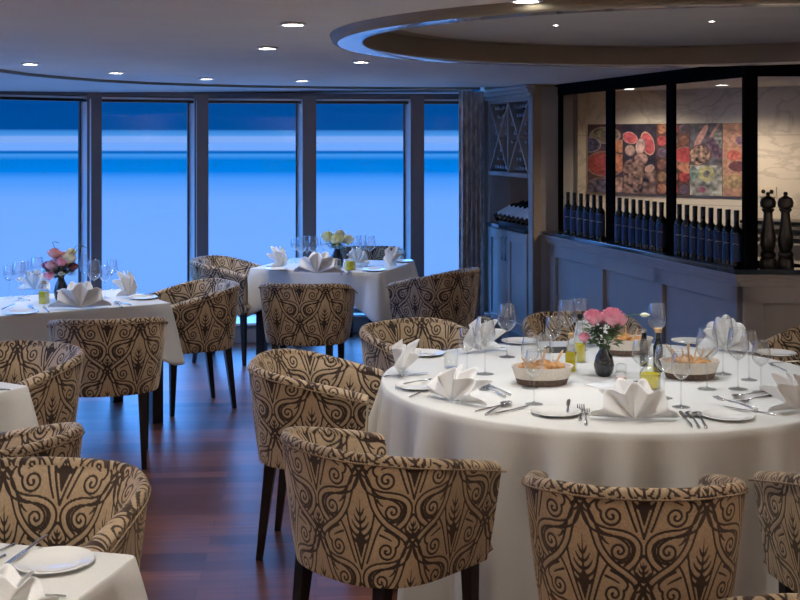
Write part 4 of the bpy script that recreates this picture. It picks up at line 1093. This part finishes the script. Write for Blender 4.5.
def p3(U, V):
    im = base(U, V, (.12, .06, .03), .8)
    for i in range(3):
        for j in range(6):
            c = [(.4, .18, .05), (.24, .11, .05), (.42, .03, .03), (.3, .2, .05), (.12, .1, .16)][(i * 2 + j * 3) % 5]
            ell(im, U, V, .18 + .33 * i, .08 + .17 * j, .15, .17, c, rim=(.05, .03, .02), tex=.6, seed=i + j)
    ell(im, U, V, .86, .56, .3, .25, (.45, .03, .03), rim=(.3, .2, .16), tex=.4); ell(im, U, V, .85, .36, .3, .09, (.45, .2, .09), -25, tex=.3); return im
def p4(U, V):
    im = base(U, V, (.10, .12, .12), .6)
    m = V < .42; im[m] = base(U, V, (.27, .36, .28), .9, 8)[m]
    ell(im, U, V, .35, .82, .10, .45, (.55, .30, .22), -28, tex=.2); ell(im, U, V, .72, .86, .05, .42, (.55, .28, .18), -30, tex=.2)
    ell(im, U, V, .9, .78, .2, .3, (.18, .25, .2), tex=.9); ell(im, U, V, .3, .56, .34, .3, (.33, .24, .12), 25, rim=(.1, .05, .05), tex=1.3, seed=4)
    ell(im, U, V, .75, .66, .16, .4, (.14, .08, .12), 30, tex=.8)
    for k in range(7): ell(im, U, V, .52 + .16 * math.cos(k * .9), .30 + .07 * math.sin(k * .9), .05, .2, (.38, .46, .12), k * 52, tex=.4)
    ell(im, U, V, .38, .08, .12, .1, (.28, .07, .12), tex=.7); ell(im, U, V, .12, .3, .14, .2, (.14, .32, .24), tex=.6); return im
def p5(U, V):
    im = base(U, V, (.46, .27, .12), .35)
    ell(im, U, V, .62, .76, .22, .16, (.2, .12, .2), rim=(.5, .3, .18), tex=.7); ell(im, U, V, .35, .56, .22, .17, (.55, .10, .03), tex=.5); ell(im, U, V, .5, .41, .32, .17, (.16, .05, .03), tex=.4)
    ell(im, U, V, .35, .2, .35, .22, (.36, .3, .08), tex=.6); return im
for k, (a, b, f_, lab) in enumerate([(589, 624, p1, 'poster of spice bowls with red powder, leftmost on galley wall'), (624, 657, p2, 'dark poster of red petals and nuts over scattered seeds'), (657, 691, p3, 'poster of small spice dishes in rows at centre of galley wall'),
                                  (691, 723.5, p4, 'poster of wooden scoop with seeds above green leaves'), (723.5, 757, p5, 'orange-brown poster of spices nearest the corner post')]): poster(lab, a, b, f_, k)
# galley ceiling, light, switch plate, steel trays
mb = MB(); prism(mb, [(1.38, 10.05), (2.08, 7.14), (4.5, 7.0), (4.5, 11.6), (1.38, 11.6)], 2.2, 2.216); struct(mb.build('ceiling', M_ceil, smooth=False))
s_ = on_line(GW0, GW1, 768) * Lg
sw = thing('switch_plate', 'beige double switch plate on the marble wall above pepper mills', 'switch', gw @ Vector((s_, 0, 1.33)), rg)
MB().box(-.075, .075, -.012, 0, -.04, .04).build('plate_face', M_switch, sw, smooth=False, bevel=.003)
for x in (-.035, .035): MB().lathe([(.018, 0), (.018, .003)], 16, Matrix.Translation((x, -.015, 0)) @ Matrix.Rotation(R(-90), 4, 'X')).build('socket_hole', M_black, sw)
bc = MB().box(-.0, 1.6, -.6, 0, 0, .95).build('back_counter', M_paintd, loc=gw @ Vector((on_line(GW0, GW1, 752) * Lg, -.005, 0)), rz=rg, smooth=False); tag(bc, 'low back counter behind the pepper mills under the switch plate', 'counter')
for k in range(5):
    o = MB().box(0, 1.1 - .03 * k, -.42, -.1, .951 + .035 * k, .977 + .035 * k).build('steel_tray', M_gray if k % 2 else M_black, loc=gw @ Vector((on_line(GW0, GW1, 752) * Lg + .02 * k, -.05, 0)), rz=rg, smooth=False, bevel=.004)
    tag(o, 'flat tray in stack behind the pepper mills, %s from the bottom' % ORD[k], 'tray', 'stacked trays behind the pepper mills')

# ------------------------------------------------------------------ curtain
mb = MB(); g = []; ca_ = wz(459, 10.72); cb_ = wz(484, 10.86)
for i in range(90):
    t = i / 89; p = ca_.lerp(cb_, t); off = .035 * math.sin(t * 34) + .012 * math.sin(t * 71 + 1)
    g.append([(p.x, p.y + off * (1 - .3 * abs(z - 1)), z) for z in np.linspace(.17, 2.2, 30)])
mb.grid(g); cu = mb.build('curtain', M_curtain, angle=0, solid=.004); tag(cu, 'gathered grey-blue patterned curtain between last window and wine cabinet', 'curtain')

# ------------------------------------------------------------------ downlights
def dl_mk():
    root = thing('ceiling_downlight')
    MB().lathe([(.052, -.002), (.056, -.008), (.042, -.010), (.036, .002)], 32, close=False).build('trim_ring', M_lampring, root)
    MB().lathe([(.036, -.004), (.02, -.007), (.001, -.0075)], 24, close=False).build('lens', M_lamp, root)
    return root
DL = Kind(dl_mk)
def spot(p, power, col=(1, .86, .70), ang=100, blend=.6, size=.04, target=None):
    l = bpy.data.lights.new('downlight_beam', 'SPOT'); l.energy = power; l.color = col; l.spot_size = R(ang); l.spot_blend = blend; l.shadow_soft_size = size
    o = bpy.data.objects.new('downlight_beam', l); COL.objects.link(o); o.location = p
    if target is not None:
        o.rotation_euler = (Vector(target) - Vector(p)).to_track_quat('-Z', 'Y').to_euler()
    return o
WARM = (1, .80, .58); NEU = (1, .93, .84)
for (x, y), lab in (((293, 23), 'nearest ceiling downlight above the aisle left of recess'), ((267, 47), 'second ceiling downlight from front above the aisle'), ((361, 61), 'ceiling downlight beside left end of the round recess'),
                    ((302, 80), 'small downlight above the middle window table'), ((206, 78), 'small downlight near the window edge, between two others'), ((116, 72), 'downlight above the left window table near ceiling edge'), ((30, 63), 'leftmost ceiling downlight near ceiling edge'), ((526, -1), 'downlight cut by the top picture edge before the recess')):
    p = at(x, y, 2.22); DL.put(lab, 'ceiling light', p, 0, 'ceiling downlights'); spot(p + Vector((0, 0, -.02)), 34, NEU, 95)
# further downlights over the tables outside the view
for p, e in (((.3, 2.7, 2.2), 20), ((1.6, 2.6, 2.2), 12), ((-.9, 2.4, 2.2), 60), ((-1.7, 4.3, 2.2), 50), ((.2, 1.2, 2.2), 22), ((-3.0, 5.5, 2.2), 40)):
    DL.put('ceiling downlight outside the picture', 'ceiling light', (p[0], p[1], 2.22), 0, 'ceiling downlights'); spot(p, e, NEU, 100)
def uplight(p, d, label, e):  # upward fill light added on the unseen walls to brighten the ceiling
    root = thing('fill_uplight', label, 'fill light', p, math.atan2(-d[0], d[1]), 'added fill uplights')
    MB().lathe([(.05, -.10), (.10, .06), (.104, .10), (.096, .10), (.046, -.09)], 24, Matrix.Translation((0, .13, 0))).build('fill_uplight_shade', M_white, root)
    MB().box(-.04, .04, 0, .03, -.10, .06).box(-.012, .012, .03, .10, -.06, -.04).build('fill_uplight_bracket', M_steel, root, smooth=False)
    l = bpy.data.lights.new('fill_uplight_beam', 'SPOT'); l.energy = e; l.color = (1, .90, .80); l.shadow_soft_size = .06; l.spot_size = R(150); l.spot_blend = .5
    o = bpy.data.objects.new('fill_uplight_beam', l); COL.objects.link(o); o.location = (p[0] + d[0] * .13, p[1] + d[1] * .13, p[2] + .12); o.rotation_euler = (R(180), 0, 0)
for p, d, e in (((-3.4, -2.55, 1.6), (0, 1), 190), ((-.6, -2.55, 1.6), (0, 1), 220), ((2.4, -2.55, 1.6), (0, 1), 220), ((4.5, .4, 1.6), (-1, 0), 220), ((4.5, 3.4, 1.6), (-1, 0), 220), ((-5.0, .6, 1.6), (1, 0), 220), ((-5.0, 3.4, 1.6), (1, 0), 220)):
    uplight(p, d, 'added fill sconce outside the picture', e)
# small downlights added in the recess to light the round table
for k in range(4):
    a = R(30 + 90 * k); p = (TC[0] + .1 + .5 * math.cos(a), TC[1] + .1 + .5 * math.sin(a), 2.275)
    DL.put('added small downlight in the ceiling recess', 'ceiling light', (p[0], p[1], 2.294), 0, 'added recess downlights', scale=.3); spot(p, 23, (.97, .98, 1), 84, .5, .03)
# galley light
p = (2.55, 9.5, 2.18); DL.put('galley downlight behind the glass screen', 'ceiling light', (p[0], p[1], 2.2), 0, None); spot(p, 62, WARM, 150)
p = (1.95, 10.2, 2.18); DL.put('second galley downlight further left behind screen', 'ceiling light', (p[0], p[1], 2.2), 0, None); spot(p, 34, WARM, 150)

# ------------------------------------------------------------------ outside: water and dusk sky
def water():
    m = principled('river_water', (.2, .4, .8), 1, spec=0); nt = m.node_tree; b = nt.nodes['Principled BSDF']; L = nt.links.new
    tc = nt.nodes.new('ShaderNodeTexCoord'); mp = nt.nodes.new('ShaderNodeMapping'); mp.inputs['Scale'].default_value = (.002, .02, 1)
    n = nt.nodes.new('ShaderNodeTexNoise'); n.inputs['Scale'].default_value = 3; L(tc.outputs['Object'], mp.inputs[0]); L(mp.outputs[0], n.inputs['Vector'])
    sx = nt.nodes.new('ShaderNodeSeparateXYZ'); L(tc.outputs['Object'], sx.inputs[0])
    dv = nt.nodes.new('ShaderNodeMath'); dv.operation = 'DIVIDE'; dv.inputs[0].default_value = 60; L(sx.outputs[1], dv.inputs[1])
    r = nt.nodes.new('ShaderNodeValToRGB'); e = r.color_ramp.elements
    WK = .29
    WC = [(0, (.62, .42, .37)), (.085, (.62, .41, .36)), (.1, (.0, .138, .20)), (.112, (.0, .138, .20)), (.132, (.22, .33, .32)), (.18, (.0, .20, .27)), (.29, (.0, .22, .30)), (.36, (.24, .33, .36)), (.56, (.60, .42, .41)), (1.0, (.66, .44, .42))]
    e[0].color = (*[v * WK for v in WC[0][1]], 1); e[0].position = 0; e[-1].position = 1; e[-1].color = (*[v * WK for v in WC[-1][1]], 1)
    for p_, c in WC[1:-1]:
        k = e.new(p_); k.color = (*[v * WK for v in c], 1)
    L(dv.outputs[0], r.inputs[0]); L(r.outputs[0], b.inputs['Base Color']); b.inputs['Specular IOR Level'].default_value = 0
    return m
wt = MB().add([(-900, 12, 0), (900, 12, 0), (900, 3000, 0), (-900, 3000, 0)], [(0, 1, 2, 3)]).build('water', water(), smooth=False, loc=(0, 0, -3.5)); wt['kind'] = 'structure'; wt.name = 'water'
W = bpy.data.worlds.new('dusk'); S.world = W; W.use_nodes = True; nt = W.node_tree; bg = nt.nodes['Background']
tc = nt.nodes.new('ShaderNodeTexCoord'); sx = nt.nodes.new('ShaderNodeSeparateXYZ'); r = nt.nodes.new('ShaderNodeValToRGB')
nt.links.new(tc.outputs['Generated'], sx.inputs[0])
mr = nt.nodes.new('ShaderNodeMapRange'); mr.inputs[1].default_value = -.02; mr.inputs[2].default_value = .18; nt.links.new(sx.outputs[2], mr.inputs[0]); nt.links.new(mr.outputs[0], r.inputs[0])
e = r.color_ramp.elements; e[0].position = 0; e[0].color = (.10, .3, .9, 1); e[1].position = 1; e[1].color = (.10, .36, 1.0, 1)
for p_, c in ((.095, (.22, .42, .92)), (.118, (.22, .42, .92)), (.122, (.08, .32, .82)), (.140, (.04, .24, .70)), (.148, (.0, .075, .33)), (.32, (.0, .065, .30)), (.5, (.02, .12, .5))):
    k = e.new(p_); k.color = (*c, 1)
nt.links.new(r.outputs[0], bg.inputs[0])
zr = nt.nodes.new('ShaderNodeMapRange'); zr.inputs[1].default_value = .06; zr.inputs[2].default_value = .35; zr.inputs[3].default_value = 1.0; zr.inputs[4].default_value = 10
nt.links.new(sx.outputs[2], zr.inputs[0]); nt.links.new(zr.outputs[0], bg.inputs[1])

# ------------------------------------------------------------------ camera
cam = bpy.data.cameras.new('camera'); co = bpy.data.objects.new('camera', cam); COL.objects.link(co)
co.location = (0, 0, EYE); co.rotation_euler = (R(90), 0, 0); cam.sensor_width = 36; cam.lens = 36 * F / 800; cam.shift_y = -(300 - HY) / 800
cam.clip_start = .05; cam.clip_end = 5000
S.camera = co
S.view_settings.view_transform = 'Standard'; S.view_settings.look = 'None'; S.view_settings.exposure = 0; S.view_settings.gamma = 1
try: S.cycles.transparent_max_bounces = 48
except Exception: pass
